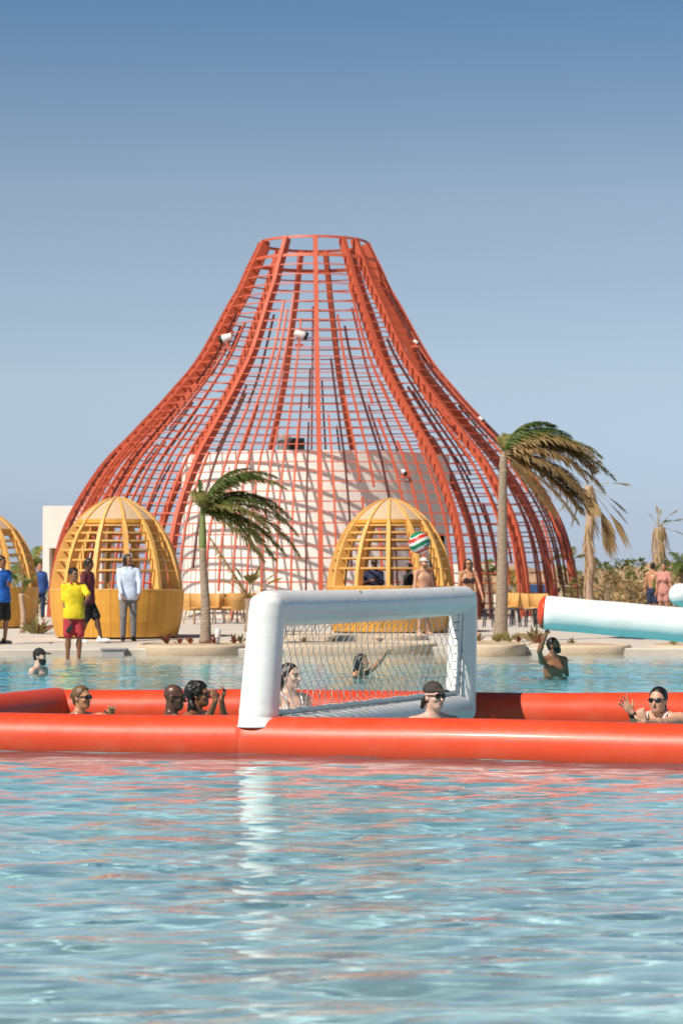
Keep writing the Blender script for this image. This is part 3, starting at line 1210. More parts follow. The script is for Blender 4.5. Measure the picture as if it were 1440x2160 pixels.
    lineoff = float(line @ Hc) + .006
    if hair:
        g = 0.008
        hp_ = [eh(hd(0, .016, .038), (.076 + g, .095 + g, .086 + g), HR, .02)]
        post = []
        rg = random.Random(sum(map(ord, label)))
        if hair == 'short':
            hp_.append(eh(hd(0, .055, -.02), (.066, .05, .06), HR, .03))
        elif hair == 'long':
            for s in (-1, 1):
                post.append(rc(hd(s * .055, .04, .0), J(s * .075, .06, shz + .06), .045, .035, .04))
                post.append(rc(hd(s * .078, .012, .03), hd(s * .07, .03, -.12), .016, .022, .03))
            post.append(rc(hd(0, .075, .02), J(0, .085, shz - .02), .06, .035, .05))
        elif hair == 'wet':
            post.append(rc(hd(0, .07, .02), J(0, .075, shz + .02), .052, .03, .05))
            for s in (-1, 1):
                post.append(rc(hd(s * .06, .045, .02), J(s * .05, .05, shz + .05), .035, .022, .04))
        elif hair == 'bun':
            post += [eh(hd(0, .118, .02), (.034, .034, .034), HR, .015), rc(hd(0, .07, -.02), hd(0, .08, -.05), .04, .03, .03)]
        elif hair == 'tied':
            post += [rc(hd(0, .09, .01), hd(0, .115, -.10), .038, .03, .03), rc(hd(0, .115, -.10), J(0, .11, shz - .05), .03, .018, .03)]
        elif hair == 'curly':
            hp_ = [eh(hd(0, .022, .045), (.092, .115, .10), HR, .02)]
            for i in range(90):
                a, b = rg.uniform(0, 6.28), rg.uniform(-.55, 1)
                c_ = math.sqrt(1 - b * b)
                p = np.array([math.cos(a) * c_ * .092, .03 + math.sin(a) * c_ * .105, .04 + b * .1])
                if p[1] < -.035 and p[2] < .085: continue
                post.append(el(Hc + HR @ p * hs, (rg.uniform(.014, .024),) * 3, None, .008))
            for i in range(60):
                a = rg.uniform(.15, 2.99)
                p = np.array([math.cos(a) * .085, .03 + math.sin(a) * .075, rg.uniform(-.15, .0)])
                post.append(el(Hc + HR @ p * hs, (rg.uniform(.016, .028),) * 3, None, .01))
        elif hair == 'afro':
            hp_ = [eh(hd(0, .014, .048), (.09, .108, .096), HR, .02)]
            for i in range(60):
                a, b = rg.uniform(0, 6.28), rg.uniform(-.3, 1)
                c_ = math.sqrt(1 - b * b)
                p = np.array([math.cos(a) * c_ * .085, .02 + math.sin(a) * c_ * .102, .045 + b * .092])
                if p[1] < -.03 and p[2] < .09: continue
                post.append(el(Hc + HR @ p * hs, (.016,) * 3, None, .008))
        elif hair == 'nape':
            hp_ = [eh(hd(0, .035, -.012), (.078, .070, .055), HR, .02)]
            for i in range(22):
                s = rg.choice((-1, 1))
                x = s * rg.uniform(.0, .075)
                post.append(rc(hd(x, .06 + .03 * (1 - abs(x) / .08), -.02), hd(x * 1.1, .085 + rg.uniform(-.02, .02), -.075 - rg.uniform(0, .03)), .013, .006, .012))
        sdf_obj('hair', surface(hp_, HC, cuts=[(line, lineoff)] if hair not in ('nape',) else [(HR @ np.array([0, -1, 0]), float((HR @ np.array([0, -1, 0])) @ Hc) - .0)], post=post), hm, t)
    if beard:
        bp_ = [eh(hd(0, -.030, -.045), (.0665, .067, .080), HR, .02), eh(hd(0, -.062, -.098), (.042, .036, .032 * (1.4 if beard == 'full' else 1)), HR, .03)]
        up = HR @ np.array([0, -.35, .94])
        bk = HR @ np.array([0, 1.0, 0])
        sdf_obj('beard', surface(bp_, HC, cuts=[(up, float(up @ Hc) - .012), (bk, float(bk @ Hc) + .02)],
                                 sub=[eh(hd(0, -.10, -.060), (.020, .02, .008), HR, .006)]), hm, t)
    if glasses:
        gp = [eh(hd(s * .034, -.092, .006), (.031, .011, .023), HR @ rot_z(s * .22), .004) for s in (-1, 1)]
        gp += [rc(hd(-.012, -.103, .014), hd(.012, -.103, .014), .005, k=.004)]
        for s in (-1, 1):
            gp.append(rc(hd(s * .063, -.083, .012), hd(s * .081, .01, .012), .0055, .0055, .004))
        sdf_obj('sunglasses', surface(gp, .0055 if cell < .01 else .010), M_GLASS, t)
    if cap:
        cm, blen = cap
        g = .009
        cp = [eh(hd(0, .014, .040), (.076 + g, .097 + g, .092 + g), HR, .02)]
        dn = HR @ np.array([0, .1, -1.0])
        po = [eh(hd(0, -.125, .052), (.068, .075 * blen, .011), HR @ rot_x(.16), .012)]
        o = sdf_obj('cap', surface(cp, .008 if cell < .01 else .012, cuts=[(dn, float(dn @ Hc) - .038)], post=po), cm if isinstance(cm, list) else [cm], t,
                    (lambda C: ((((C - Hc) @ hRt.T)[:, 1] < -.02) & (((C - Hc) @ hRt.T)[:, 2] < .052)).astype(int)) if isinstance(cm, list) else None)
    # clothes
    for wname, wm, *opt in wear:
        CC = cell if cell > .01 else .009
        if wname in ('shirt', 'top'):
            hem = opt[0] if opt else -.06
            slv = opt[1] if len(opt) > 1 else .75
            p = torso(.010)
            if not female:
                p = torso(.014)[:3] + [rc(J(s * .072 * f, 0, shz - .095), J(s * .074 * f, 0, hz - .03), .097 * f * w_, .102 * f * w_, .06) for s in (-1, 1)]
                p += [rc(J(-sw + .04, .01, shz - .03), J(sw - .04, .01, shz - .03), .056 * f, k=.05)]
                p += [rc(J(0, .02, shz + .04 * f), J(s * .11 * f, .014, shz + .0), .046 * f, .046 * f, .05) for s in (-1, 1)]
            for key in ('a', 'b'):
                S, E, W = arm[key]
                g = .011
                if slv > 1:
                    p += [rc(S, E, .046 * f + g, .037 * f + g, .03), rc(E, E + (W - E) * (slv - 1), .036 * f + g, .028 * f + g, .02)]
                elif slv > 0:
                    p += [rc(S, S + (E - S) * slv, .046 * f + g, .050 * f + g, .03)]
            p.append(el(J(0, 0, hz + .0), (.183 * f * w_, .142 * f * w_, .22 * f), B, .06))
            cuts = [((0, 0, -1), -(hz + hem))]
            if slv == 0:
                cuts.append(((0, 0, 1), hz + opt[2]))
            sdf_obj('shirt' if wname == 'shirt' else 'top', surface(p, CC, cuts=cuts), wm, t)
            if len(opt) > 3:
                sdf_obj('collar', surface([rc(J(s * .055, -.055, shz + .045), J(s * .05, .05, shz + .075), .022, k=.01) for s in (-1, 1)] +
                                          [rc(J(-.05, .055, shz + .075), J(.05, .055, shz + .075), .022, k=.01)], CC), opt[3], t)
        elif wname in ('shorts', 'trousers', 'skirt'):
            p = [el(J(0, 0, hz + .02), (hp * f * w_ + .02, .112 * f * w_ + .022, .15 * f), B, .05)]
            waist = hz + (opt[1] if len(opt) > 1 else .11)
            fr = opt[0] if opt else .8
            for key in ('a', 'b'):
                K0, K, A = leg[key]
                if fr > 1:
                    p += [rc(K0, K, .098 * f * w_, .068 * f, .03), rc(K, K + (A - K) * (fr - 1), .068 * f, .058 * f, .02)]
                else:
                    e = K0 + (K - K0) * fr
                    p += [rc(K0, e, .100 * f * w_, .098 * f, .02)]
                    if wname == 'skirt':
                        p += [rc(leg['a'][0] + (leg['a'][1] - leg['a'][0]) * fr, leg['b'][0] + (leg['b'][1] - leg['b'][0]) * fr, .085, k=.05)]
            sdf_obj(wname, surface(p, CC, cuts=[((0, 0, 1), waist)]), wm, t)
        elif wname == 'bikini':
            reg = [el(J(s * .07 * f, -.12, hz + .352 * f), (.074 * f * w_, .10, .062 * f * w_), B, .01) for s in (-1, 1)]
            reg.append(el(J(0, 0, hz + .315 * f), (.3, .3, .018), B, .02))
            post = []
            for s in (-1, 1):
                top_ = J(s * .085, -.015, shz + .050)
                post += [rc(J(s * .075, -.125 * (.9 + .1 * w_), hz + .40 * f), J(s * .078, -.075, shz + .015), .008, k=.006), rc(J(s * .078, -.075, shz + .015), top_, .008, k=.006),
                         rc(top_, J(s * .07, .095, shz - .03), .008, k=.006)]
            sdf_obj('bikini_top', surface(torso(.007), min(CC, .012), inter=reg, post=post), wm, t)
        elif wname == 'briefs':
            sdf_obj('briefs', surface(torso(.008) + [rc(leg[k][0], leg[k][0] + (leg[k][1] - leg[k][0]) * .15, .092 * f * w_, .088 * f, .03) for k in 'ab'], CC,
                                      cuts=[((0, 0, 1), hz + .06), ((0, 0, -1), -(hz - .10))]), wm, t)
        elif wname == 'shoes':
            for key in ('a', 'b'):
                sole, fd = leg[key + 'f']
                sdf_obj('shoe', surface([rc(sole - fd * .055, sole + fd * .10, .043, .040, .03), rc(sole + fd * .10, sole + fd * .175, .041, .030, .02),
                                         rc(sole - fd * .03, sole - fd * .03 + np.array([0, 0, .05]), .045, .043, .03)], CC,
                                        cuts=[((0, 0, -1), -(sole[2] - .032))]), wm, t)
        elif wname == 'choker':
            c_ = J(0, .01, shz + .065)
            ring_ = []
            for i in range(14):
                a0, a1 = 2 * math.pi * i / 14, 2 * math.pi * (i + 1) / 14
                ring_.append(rc(c_ + B @ np.array([math.cos(a0) * .06, math.sin(a0) * .062, -.02 * -math.sin(a0)]), c_ + B @ np.array([math.cos(a1) * .06, math.sin(a1) * .062, .02 * math.sin(a1)]), .005, k=.003))
            sdf_obj('necklace', surface(ring_, .006), wm, t)
        elif wname == 'bracelet':
            S, E, W = arm[opt[0]]
            u = unit(W - E)
            c_ = W - u * opt[1]
            sdf_obj('bracelet', surface([rc(c_, c_ + u * opt[2], .033 * f, .033 * f, .005)], .007), wm, t)
    return t, arm, leg


def wade(px, d, floor=None):
    """stand on the pool floor (or deck) on this sight column"""
    z = interp(FLOOR_TAB, d) if d < 46.4 else zdeck(d)
    if floor is not None: z = floor
    return Vector((atx(px, d), d, z))

# ------------------------------------------------------------------ inflatable court and goal
def smooth_path(pts, n_per=8, radius=None):
    """Catmull-Rom through pts"""
    P = [Vector(p) for p in pts]
    P = [P[0] * 2 - P[1]] + P + [P[-1] * 2 - P[-2]]
    out = []
    for i in range(1, len(P) - 2):
        for j in range(n_per):
            t = j / n_per
            a, b_, c, d = P[i - 1], P[i], P[i + 1], P[i + 2]
            out.append(.5 * ((2 * b_) + (c - a) * t + (2 * a - 5 * b_ + 4 * c - d) * t * t + (3 * b_ - a - 3 * c + d) * t ** 3))
    out.append(P[-2])
    return out


court = empty('inflatable_court', (0, 21, 0), 'orange inflatable tube border floating round the water court', 'inflatable border')
TR = 0.205
TZ = 0.080


def tube(name, a, b_, seams, z0=TZ, bow=0.0, n=90, r=TR, caps=.35, parent=court, m=M_TUBE):
    a, b_ = Vector((a[0], a[1], z0)), Vector((b_[0], b_[1], z0))
    L = (b_ - a).length
    side = (b_ - a).normalized().cross(Vector((0, 0, 1)))
    pts, rad = [], []
    ph = a.x * 3
    ss = sorted(set([i / n for i in range(n + 1)] + [q for s in seams for q in (s - .04 / L, s - .015 / L, s, s + .015 / L, s + .04 / L)]))
    for t in ss:
        p = a.lerp(b_, t) + side * (bow * math.sin(math.pi * t)) + Vector((0, 0, .006 * math.sin(t * L * 1.7 + ph)))
        rr_ = r * (1 + .008 * math.sin(t * L * 2.3 + ph))
        for s in seams:
            dd = abs(t - s) * L
            rr_ *= 1 - .055 * math.exp(-(dd / .02) ** 2)
        pts.append(p - parent.location)
        rad.append(rr_)
    mb = MB()
    mb.sweep(pts, rad, 40, dome=caps)
    return mb.build(name, m, parent)


FL, FJ, FM = (-4.35, 19.45), (atx(515, 18.95), 18.95), (2.45, 17.92)
FR = (6.3, 16.5)
tube('front_tube', FL, FJ, [], bow=-.03)
tube('front_tube', FJ, FR, [.8], bow=.05)
BL, BM, BR = (atx(120, 24.05), 24.05), (atx(985, 23.5), 23.6), (8.3, 22.6)
tube('side_tube', FL, BL, [])
tube('back_tube', BL, BM, [], z0=.072)
tube('back_tube', BM, BR, [.5], z0=.064)
tube('side_tube', BR, FR, [.5])

GL, GR = Vector((atx(541, 18.92), 18.92, 0)), Vector((atx(970, 23.25), 23.25, 0))
goal = empty('inflatable_goal', (GL + GR) / 2, 'white inflatable goal frame with a diamond net standing across the court', 'goal')
go = goal.location.copy()
gd = (GR - GL).normalized()
gn = gd.cross(Vector((0, 0, 1)))                     # towards the camera side
PR = .148
LT = at(563, 1284, 18.92)
RT = at(977, 1266, 23.25)
lb = Vector((GL.x, GL.y, .26)) + gn * .02
rb_ = Vector((GR.x, GR.y, .1))


def gsweep(name, a, b_, r0, r1, dome, n=44, sag=0.0, wr=0.0, ext0=0.0):
    a, b_ = Vector(a) - go, Vector(b_) - go
    pts, rad = [], []
    for i in range(n + 1):
        t = i / n
        pts.append(a.lerp(b_, t) - Vector((0, 0, sag * math.sin(math.pi * t))))
        q = 1 + wr * math.sin(t * 40) * math.exp(-t * 14) + wr * math.sin(t * 37) * math.exp(-(1 - t) * 14)
        rad.append((r0 + (r1 - r0) * t) * q)
    mb = MB()
    mb.sweep(pts, rad, 36, dome=dome)
    return mb.build(name, M_VINYL, goal)


gsweep('post', lb + Vector((0, 0, .02)), LT + Vector((.004, 0, .04)), .156, .142, .62, wr=.03)
gsweep('post', rb_, RT + Vector((0, 0, .03)), .150, .130, .75, wr=.02)
cl, cr_ = LT + gd * .02, RT - gd * .0
gsweep('crossbar', cl, cr_, .143, .137, .55, sag=.012, wr=.02, n=60)
gsweep('bottom_bar', Vector((GL.x, GL.y, .125)) + gd * .06 - gn * .02, Vector((GR.x, GR.y, .12)) - gd * .02, .145, .145, .5, n=50)
for px, py, w_ in ((743, 1251, .05), (937, 1246, .025)):
    q_ = 0
    c_ = min((cl.lerp(cr_, i / 200) for i in range(201)), key=lambda p: abs(720 + F_PX * p.x / p.y - px))
    nn_ = (gn * .55 + Vector((0, 0, .83))).normalized()
    mb = MB()
    mb.box(c_ + nn_ * .139 - go, (w_, .012, .004), R=Matrix((gd, nn_.cross(gd), nn_)).transposed())
    mb.build('yellow_mark', M_YLEAF, goal)
mb = MB()
fl_ = [(.0, 0), (.158, .005), (.185, -.012), (.19, -.03), (.17, -.025)]
mb.lathe([(.15, .05), (.158, .01), (.19, -.035), (.205, -.055), (.195, -.06)], 36)
o = mb.build('foot_collar', M_VINYL, goal)
o.location = lb - go + Vector((0, 0, -.005))
for nm, a, b_, ax_ in (('lacing_strip', GL + gd * .2 + Vector((0, 0, .262)), GR - gd * .18 + Vector((0, 0, .258)), 0),
                       ('lacing_strip', RT - gd * .135 - Vector((0, 0, .12)), rb_ - gd * .15 + Vector((0, 0, .16)), 1)):
    mb = MB()
    n = 40
    a, b_ = a - go, b_ - go
    vs = []
    for i in range(n + 1):
        t = i / n
        p = a.lerp(b_, t)
        w = .05 + .004 * math.sin(i * 1.3) + (.05 * t if ax_ else 0)
        dz = Vector((0, 0, 1)) if ax_ == 0 else -gd
        vs += [p + gn * (.04 if ax_ == 0 else .05), p + dz * w + gn * (.03 + .004 * math.sin(i * 2.1)), p + dz * w + gn * (.036 + .004 * math.sin(i * 2.1)) - dz * .003]
    fs = []
    for i in range(n):
        fs += [(i * 3, i * 3 + 3, i * 3 + 4, i * 3 + 1), (i * 3 + 1, i * 3 + 4, i * 3 + 5, i * 3 + 2), (i * 3 + 2, i * 3 + 5, i * 3 + 3, i * 3)]
    mb.add(vs, fs, 0, True)
    mb.build(nm, M_VINYL, goal)

# the net: pairs of zigzag cords between crossbar and bottom bar, sagging a little out of plane
rng = random.Random(3)
GLn = (GR - GL).length
n0, n1 = GL + gd * .19, GR - gd * .20
NW = (n1 - n0).length
ncol = 31
nrow = 9
mbn, mbt = MB(), MB()


def net_pt(cx, r):
    """cx in columns, r in rows from the top"""
    t = cx / ncol
    base = n0.lerp(n1, min(1, max(0, t)))
    zt_ = (LT.lerp(RT, (t * NW + .19) / GLn)).z - .135
    zb_ = .285
    v_ = r / nrow
    bulge = .10 * math.sin(math.pi * v_) * math.sin(math.pi * min(1, max(0, t)))
    jig = math.sin(cx * 2.3 + r * 1.7) * .012
    return base - gn * bulge + gd * (jig - .10 * v_ * (1 - t)) + Vector((0, 0, zt_ + (zb_ - zt_) * v_ + .012 * math.sin(cx * 1.9 + r * 2.9))) - go


def cord(mb, a, b_, w):
    d = (b_ - a).normalized()
    s = d.cross(gn)
    s.normalize()
    u = s.cross(d)
    vs = []
    for p in (a, b_):
        for q in range(3):
            an = q * 2.094
            vs.append(p + (s * math.cos(an) + u * math.sin(an)) * w)
    mb.add(vs, [(0, 1, 4, 3), (1, 2, 5, 4), (2, 0, 3, 5)])


for c in range(ncol):
    for sgn_ in (0, 1):
        for r in range(nrow):
            x0_ = c + (.5 if (r + sgn_) % 2 else 0)
            x1_ = c + (.5 if (r + 1 + sgn_) % 2 else 0)
            if sgn_: x0_, x1_ = c + (.5 if r % 2 == 0 else 1), c + (.5 if r % 2 else 1)
            else: x0_, x1_ = c + (.5 if r % 2 == 0 else 0), c + (.5 if r % 2 else 0)
            cord(mbn, net_pt(x0_, r), net_pt(x1_, r + 1), .0042)
    p = net_pt(c + .5, 0)
    cord(mbt, p, p + Vector((0, 0, .03)) + gn * .03, .005)
    cord(mbt, p + Vector((0, 0, .03)) + gn * .03, p + Vector((0, 0, .02)) + gn * .06 + gd * rng.uniform(-.05, .05), .0035)
    if rng.random() < .3:
        cord(mbt, p + gn * .02, p + Vector((0, 0, -.1)) + gd * rng.uniform(-.06, .06) + gn * .03, .004)
    q = net_pt(c + .5, nrow)
    cord(mbn, q, q + Vector((0, 0, -.035)) + gn * .05 + gd * .03, .003)
for r in range(10):
    z = .35 + r * .075
    for pp, s in ((n0 - gd * .02, 1), (n1 + gd * .02, -1)):
        p = Vector((pp.x, pp.y, z)) - go
        cord(mbt, p, p - gd * (s * .07) + gn * .05 + Vector((0, 0, rng.uniform(-.03, .03))), .005)
        if rng.random() < .5: cord(mbt, p - gd * (s * .05) + gn * .05, p - gd * (s * .05) + gn * .07 + Vector((0, 0, -.06)), .004)
for q in range(3):
    p = Vector((n0.x, n0.y, .28 - q * .03)) - go + gn * .12
    cord(mbt, p, p + gd * .18 + Vector((0, 0, -.09 + q * .03)), .006)
o = mbn.build('net', M_CORD, goal)
o['kind'] = 'stuff'
o = mbt.build('net_ties', M_CORD2, goal)
o['kind'] = 'stuff'

# white inflatable beam held up by the man on the right, far end resting on the water
pA, pB = at(1148, 1292, 34.9), at(1440, 1318, 34.6)
dB = (pB - pA).normalized()
beam = empty('inflatable_beam', pA, 'long white inflatable beam with an orange end cap, lifted out of the water', 'inflatable beam')
mb = MB()
LB = 7.6
n = 60
mb.sweep([dB * (LB * i / n) for i in range(n + 1)], [.245 + .003 * math.sin(i * .9) for i in range(n + 1)], 40, dome=.1)
mb.build('tube', M_VINYL, beam)
mb = MB()
mb.sweep([dB * -.105, dB * -.097, dB * -.07, dB * -.035, dB * 0.004], [.05, .11, .185, .228, .2485], 40)
mb.build('end_cap', M_TUBE, beam)
pC = at(1432, 1254, 36.4)
b2 = empty('inflatable_float', pC, 'rounded white inflatable at the right edge, behind the long white beam', 'inflatable')
mb = MB()
e2 = Vector((4.5, .6, -1.0 * (pC.z - .2)))
mb.sweep([e2 * (i / 30) for i in range(31)], [.172] * 31, 32, dome=.95)
mb.build('tube', M_VINYL, b2)
mb = MB()
mb.sweep([e2, e2 + Vector((0, 0, .4 - (pC.z + e2.z)))], [.2, .2], 20, dome=.5)
mb.build('foot', M_VINYL, b2)

# ------------------------------------------------------------------ the ball
pb = at(884, 1145, 23.0)
ball = empty('volleyball', pb, 'white, green and red volleyball in the air above the goal', 'ball')
mb = MB()
R_ = .1045
tilt = Matrix.Rotation(math.radians(-17), 3, 'Y') @ Matrix.Rotation(math.radians(12), 3, 'X')
nu, nv = 72, 48
vs, fs, ms = [], [], []
for i in range(nv + 1):
    th = math.pi * i / nv
    for j in range(nu):
        p_ = 2 * math.pi * j / nu
        v_ = Vector((math.sin(th) * math.cos(p_), math.sin(th) * math.sin(p_), math.cos(th)))
        lat = v_.z + .13 * math.sin(2 * p_ + .6) * math.sin(th)
        seam = min(abs(lat - q) for q in (-.72, -.42, -.12, .22, .52, .8))
        vs.append(tilt @ (v_ * (R_ * (1 - .02 * math.exp(-(seam / .03) ** 2)))))
for i in range(nv):
    for j in range(nu):
        j2 = (j + 1) % nu
        p_ = 2 * math.pi * (j + .5) / nu
        th = math.pi * (i + .5) / nv
        lat = math.cos(th) + .13 * math.sin(2 * p_ + .6) * math.sin(th)
        fs.append((i * nu + j, (i + 1) * nu + j, (i + 1) * nu + j2, i * nu + j2))
        ms.append(0 if lat > .8 else 1 if lat > .52 else 2 if lat > .22 else 0 if False else 1 if lat > .22 else 3)
        k = len(ms) - 1
        ms[k] = (2 if lat > .80 else 0 if lat > .72 else 3 if lat > .40 else 0 if lat > .14 else 2 if lat > -.22 else 0 if lat > -.52 else 3 if lat > -.84 else 0)
b0 = len(mb.v)
mb.v += [tuple(p) for p in vs]
mb.f += [list(f_) for f_ in fs]
mb.m += ms
mb.s += [True] * len(fs)
M_BW = mat('ball_white', (.78, .76, .72), .4, var=.04)
M_BG = mat('ball_green', (.008, .22, .11), .4, var=.06)
M_BR = mat('ball_red', (.58, .055, .030), .4, var=.06)
mb.build('panels', [M_BW, M_BW, M_BG, M_BR], ball)
mb = MB()
for k in range(6):
    a = math.radians(-90 + 24 + k * 7)
    el_ = -.36 + .01 * k
    c = Vector((math.cos(a) * math.cos(el_), math.sin(a) * math.cos(el_), math.sin(el_) + .07))
    c = (tilt @ c).normalized() * (R_ * 1.004)
    mb.box(c, (.009, .009, .014), R=c.to_track_quat('Z', 'Y').to_matrix())
mb.build('lettering', M_BLACK, ball)


# ------------------------------------------------------------------ palms and other plants
WIND = Vector((1.0, .12, -.05))


def frond(name, mat_, start, d0, L, droop, wind, leaf, npair, rng, parent, lift=0.0, curlw=.8, rw=.016):
    mb = MB()
    n = 14
    p = Vector(start)
    d = Vector(d0).normalized()
    pts, dirs = [p.copy()], [d.copy()]
    for i in range(n):
        d = (d + Vector((0, 0, -droop / n * (1 + i / n))) + WIND * (wind / n)).normalized()
        p = p + d * (L / n)
        pts.append(p.copy())
        dirs.append(d.copy())
    mb.sweep(pts, [rw * (1 - .85 * i / n) + .002 for i in range(n + 1)], 5, smooth=True)
    for i in range(npair):
        t = .05 + .95 * (i + .5) / npair
        q = t * n
        k = min(n - 1, int(q))
        pp = pts[k].lerp(pts[k + 1], q - k)
        dd = dirs[k].lerp(dirs[k + 1], q - k).normalized()
        sd = dd.cross(Vector((0, 0, 1)))
        if sd.length < .05: sd = Vector((0, 1, 0))
        sd.normalize()
        l_ = leaf * (math.sin(math.pi * min(1, t * .85 + .12)) ** .6) * rng.uniform(.8, 1.1)
        for s in (-1, 1):
            if rng.random() < .06: continue
            j = Vector((rng.uniform(-1, 1), rng.uniform(-1, 1), rng.uniform(-1, 1))) * .22
            ld = (sd * (s * .75) + dd * .65 + Vector((0, 0, .25 - .35 * curlw)) + WIND * (wind * .45) + j).normalized()
            tip_d = (ld + Vector((0, 0, -curlw)) + WIND * (wind * .35) + j * .6).normalized()
            w = dd.cross(ld)
            w = ld.cross(w).normalized() * (leaf * .038)
            a = pp
            m_ = pp + ld * (l_ * .5)
            e = m_ + tip_d * (l_ * .5)
            mb.add([a - w * .6, a + w * .6, m_ + w, m_ - w, e], [(0, 1, 2, 3), (3, 2, 4)])
    o = mb.build(name, mat_, parent)
    return o


def palm(label, base, h, lean, r0, r1, fronds, seed, shaft=.0, shaft_mat=None, group='palms standing in the wind'):
    """fronds: list of (material, azimuth deg (0 = picture right, 90 = away), elevation deg, length, droop, wind, leaf length)"""
    rng = random.Random(seed)
    t = empty('palm_tree', base, label, 'palm tree', group)
    mb = MB()
    n = int(h / .07)
    pts, rad = [], []
    for i in range(n + 1):
        q = i / n
        pts.append((lean[0] * q ** 1.3 + .02 * math.sin(q * 5), lean[1] * q, h * q))
        rad.append((r0 + (r1 - r0) * q ** .6) * (1 + .06 * (i % 2)) + r0 * .12 * math.exp(-q * h / .18))
    mb.sweep(pts, rad, 14)
    mb.build('trunk', M_TRUNK, t)
    top = Vector(pts[-1])
    if shaft:
        mb = MB()
        mb.sweep([top + Vector((0, 0, shaft * q)) for q in (-.02, .15, .5, .8, 1.05)], [r1 * 1.02, r1 * 1.2, r1 * 1.0, r1 * .75, r1 * .4], 14, dome=.5)
        mb.build('crownshaft', shaft_mat or M_SHAFT, t)
        top = top + Vector((0, 0, shaft * .9))
    for m_, az, ev, L, dr, wi, lf in fronds:
        a, e = math.radians(az + rng.uniform(-6, 6)), math.radians(ev + rng.uniform(-4, 4))
        d0 = Vector((math.cos(e) * math.cos(a), math.cos(e) * math.sin(a), math.sin(e)))
        frond('frond', m_, top + d0 * (r1 * .4), d0, L * rng.uniform(.95, 1.05), dr, wi, lf, int(44 + L * 32), rng, t)
    return t


G, O, T_ = M_GREEN, M_OLIVE, M_TAN
b = wade(433, 47.6)
palm('slim palm with a ragged wind-blown crown left of the goal', b + Vector((0, 0, .06)), 1.88, (-.04, .1), .115, .068,
     [(G, 20, 82, 1.35, .8, .9, .34), (G, 60, 74, 1.5, 1.0, .8, .36), (G, -30, 76, 1.6, 1.1, .75, .38), (G, 10, 68, 1.8, 1.15, .7, .40), (O, -10, 60, 1.95, 1.2, .65, .42), (O, 5, 48, 1.75, 1.1, .7, .38), (O, 30, 40, 1.95, 1.0, .6, .38),
      (G, -20, 36, 1.9, 1.15, .6, .40), (O, 10, 28, 2.05, 1.1, .5, .40), (O, -40, 30, 1.7, 1.2, .6, .40), (G, 0, 12, 1.75, 1.05, .35, .38), (O, 40, 15, 1.6, 1.2, .4, .38),
      (G, 140, 66, .85, 1.6, .8, .32), (O, -120, 58, .85, 1.6, .7, .32), (G, 185, 78, .6, 1.5, .6, .30), (O, 100, 55, 1.1, 1.4, 1.0, .34), (G, -5, 4, 1.35, 1.2, .2, .34),
      (O, 15, 22, 2.25, 1.25, .45, .42), (O, -12, 0, 2.0, .9, .35, .40), (G, 25, -6, 1.9, .95, .3, .38), (O, -30, -12, 1.7, .8, .3, .38), (G, 8, 60, 1.55, 1.4, .9, .36)], 21, shaft=.78)
b = wade(1054, 49.6)
palm('tallest palm with half dry crown blown to the right, beside the goal', b + Vector((0, 0, .02)), 3.55, (.10, .1), .155, .080,
     [(G, 40, 74, 1.35, .95, 1.0, .36), (G, 10, 66, 1.6, 1.15, .9, .38), (G, -30, 60, 1.6, 1.25, .9, .38), (G, 20, 54, 1.8, 1.35, .8, .38),
      (O, 0, 42, 2.2, 1.0, .6, .44), (T_, -25, 36, 2.2, 1.1, .6, .46), (T_, 20, 34, 2.3, 1.15, .55, .46), (O, 5, 26, 2.45, 1.0, .5, .46), (T_, -10, 16, 2.4, 1.0, .4, .48),
      (T_, 25, 10, 2.3, 1.05, .4, .48), (T_, -30, 4, 2.1, 1.05, .45, .48), (T_, 0, -8, 2.2, .9, .35, .48), (O, 12, -14, 2.1, .85, .3, .44), (T_, -15, -24, 2.0, .7, .3, .44),
      (T_, 30, -30, 1.7, .6, .3, .40), (O, 120, 60, 1.1, 1.5, 1.2, .36),
      (T_, 8, 30, 2.1, 1.15, .55, .54), (O, -18, 46, 1.9, 1.3, .65, .50), (T_, 15, 0, 2.2, 1.0, .4, .54), (T_, -5, -16, 2.1, .8, .35, .52), (O, 30, 48, 1.8, 1.3, .7, .50), (G, -5, 78, 1.4, 1.2, 1.0, .42), (T_, -20, 24, 1.9, 1.2, .5, .54)], 33, shaft=.32, shaft_mat=M_TRUNK)


def fan_leaf(mb, p, d, L, w, rng, nb=19, fold=.25, stalk=.45):
    d = Vector(d).normalized()
    s = d.cross(Vector((0, 0, 1)))
    if s.length < .05: s = Vector((1, 0, 0))
    s.normalize()
    u = s.cross(d)
    q = p + d * (L * stalk)
    mb.bar(p, q, .022, .014)
    for i in range(nb):
        a = (i / (nb - 1) - .5) * w
        dd = (d * math.cos(a) + s * math.sin(a) + u * (fold * (abs(math.sin(a)) - .3))).normalized()
        l_ = L * (1 - stalk) * (1 - .25 * abs(a) / (w / 2)) * rng.uniform(.88, 1.05)
        sw_ = s * math.cos(a) - d * math.sin(a)
        hw = l_ * .055
        m_ = q + dd * (l_ * .6) + Vector((0, 0, -.03 * L))
        e = q + dd * l_ + Vector((0, 0, -.12 * L * rng.uniform(.5, 1.3)))
        mb.add([q, m_ + sw_ * hw, e, m_ - sw_ * hw], [(0, 1, 2, 3)])


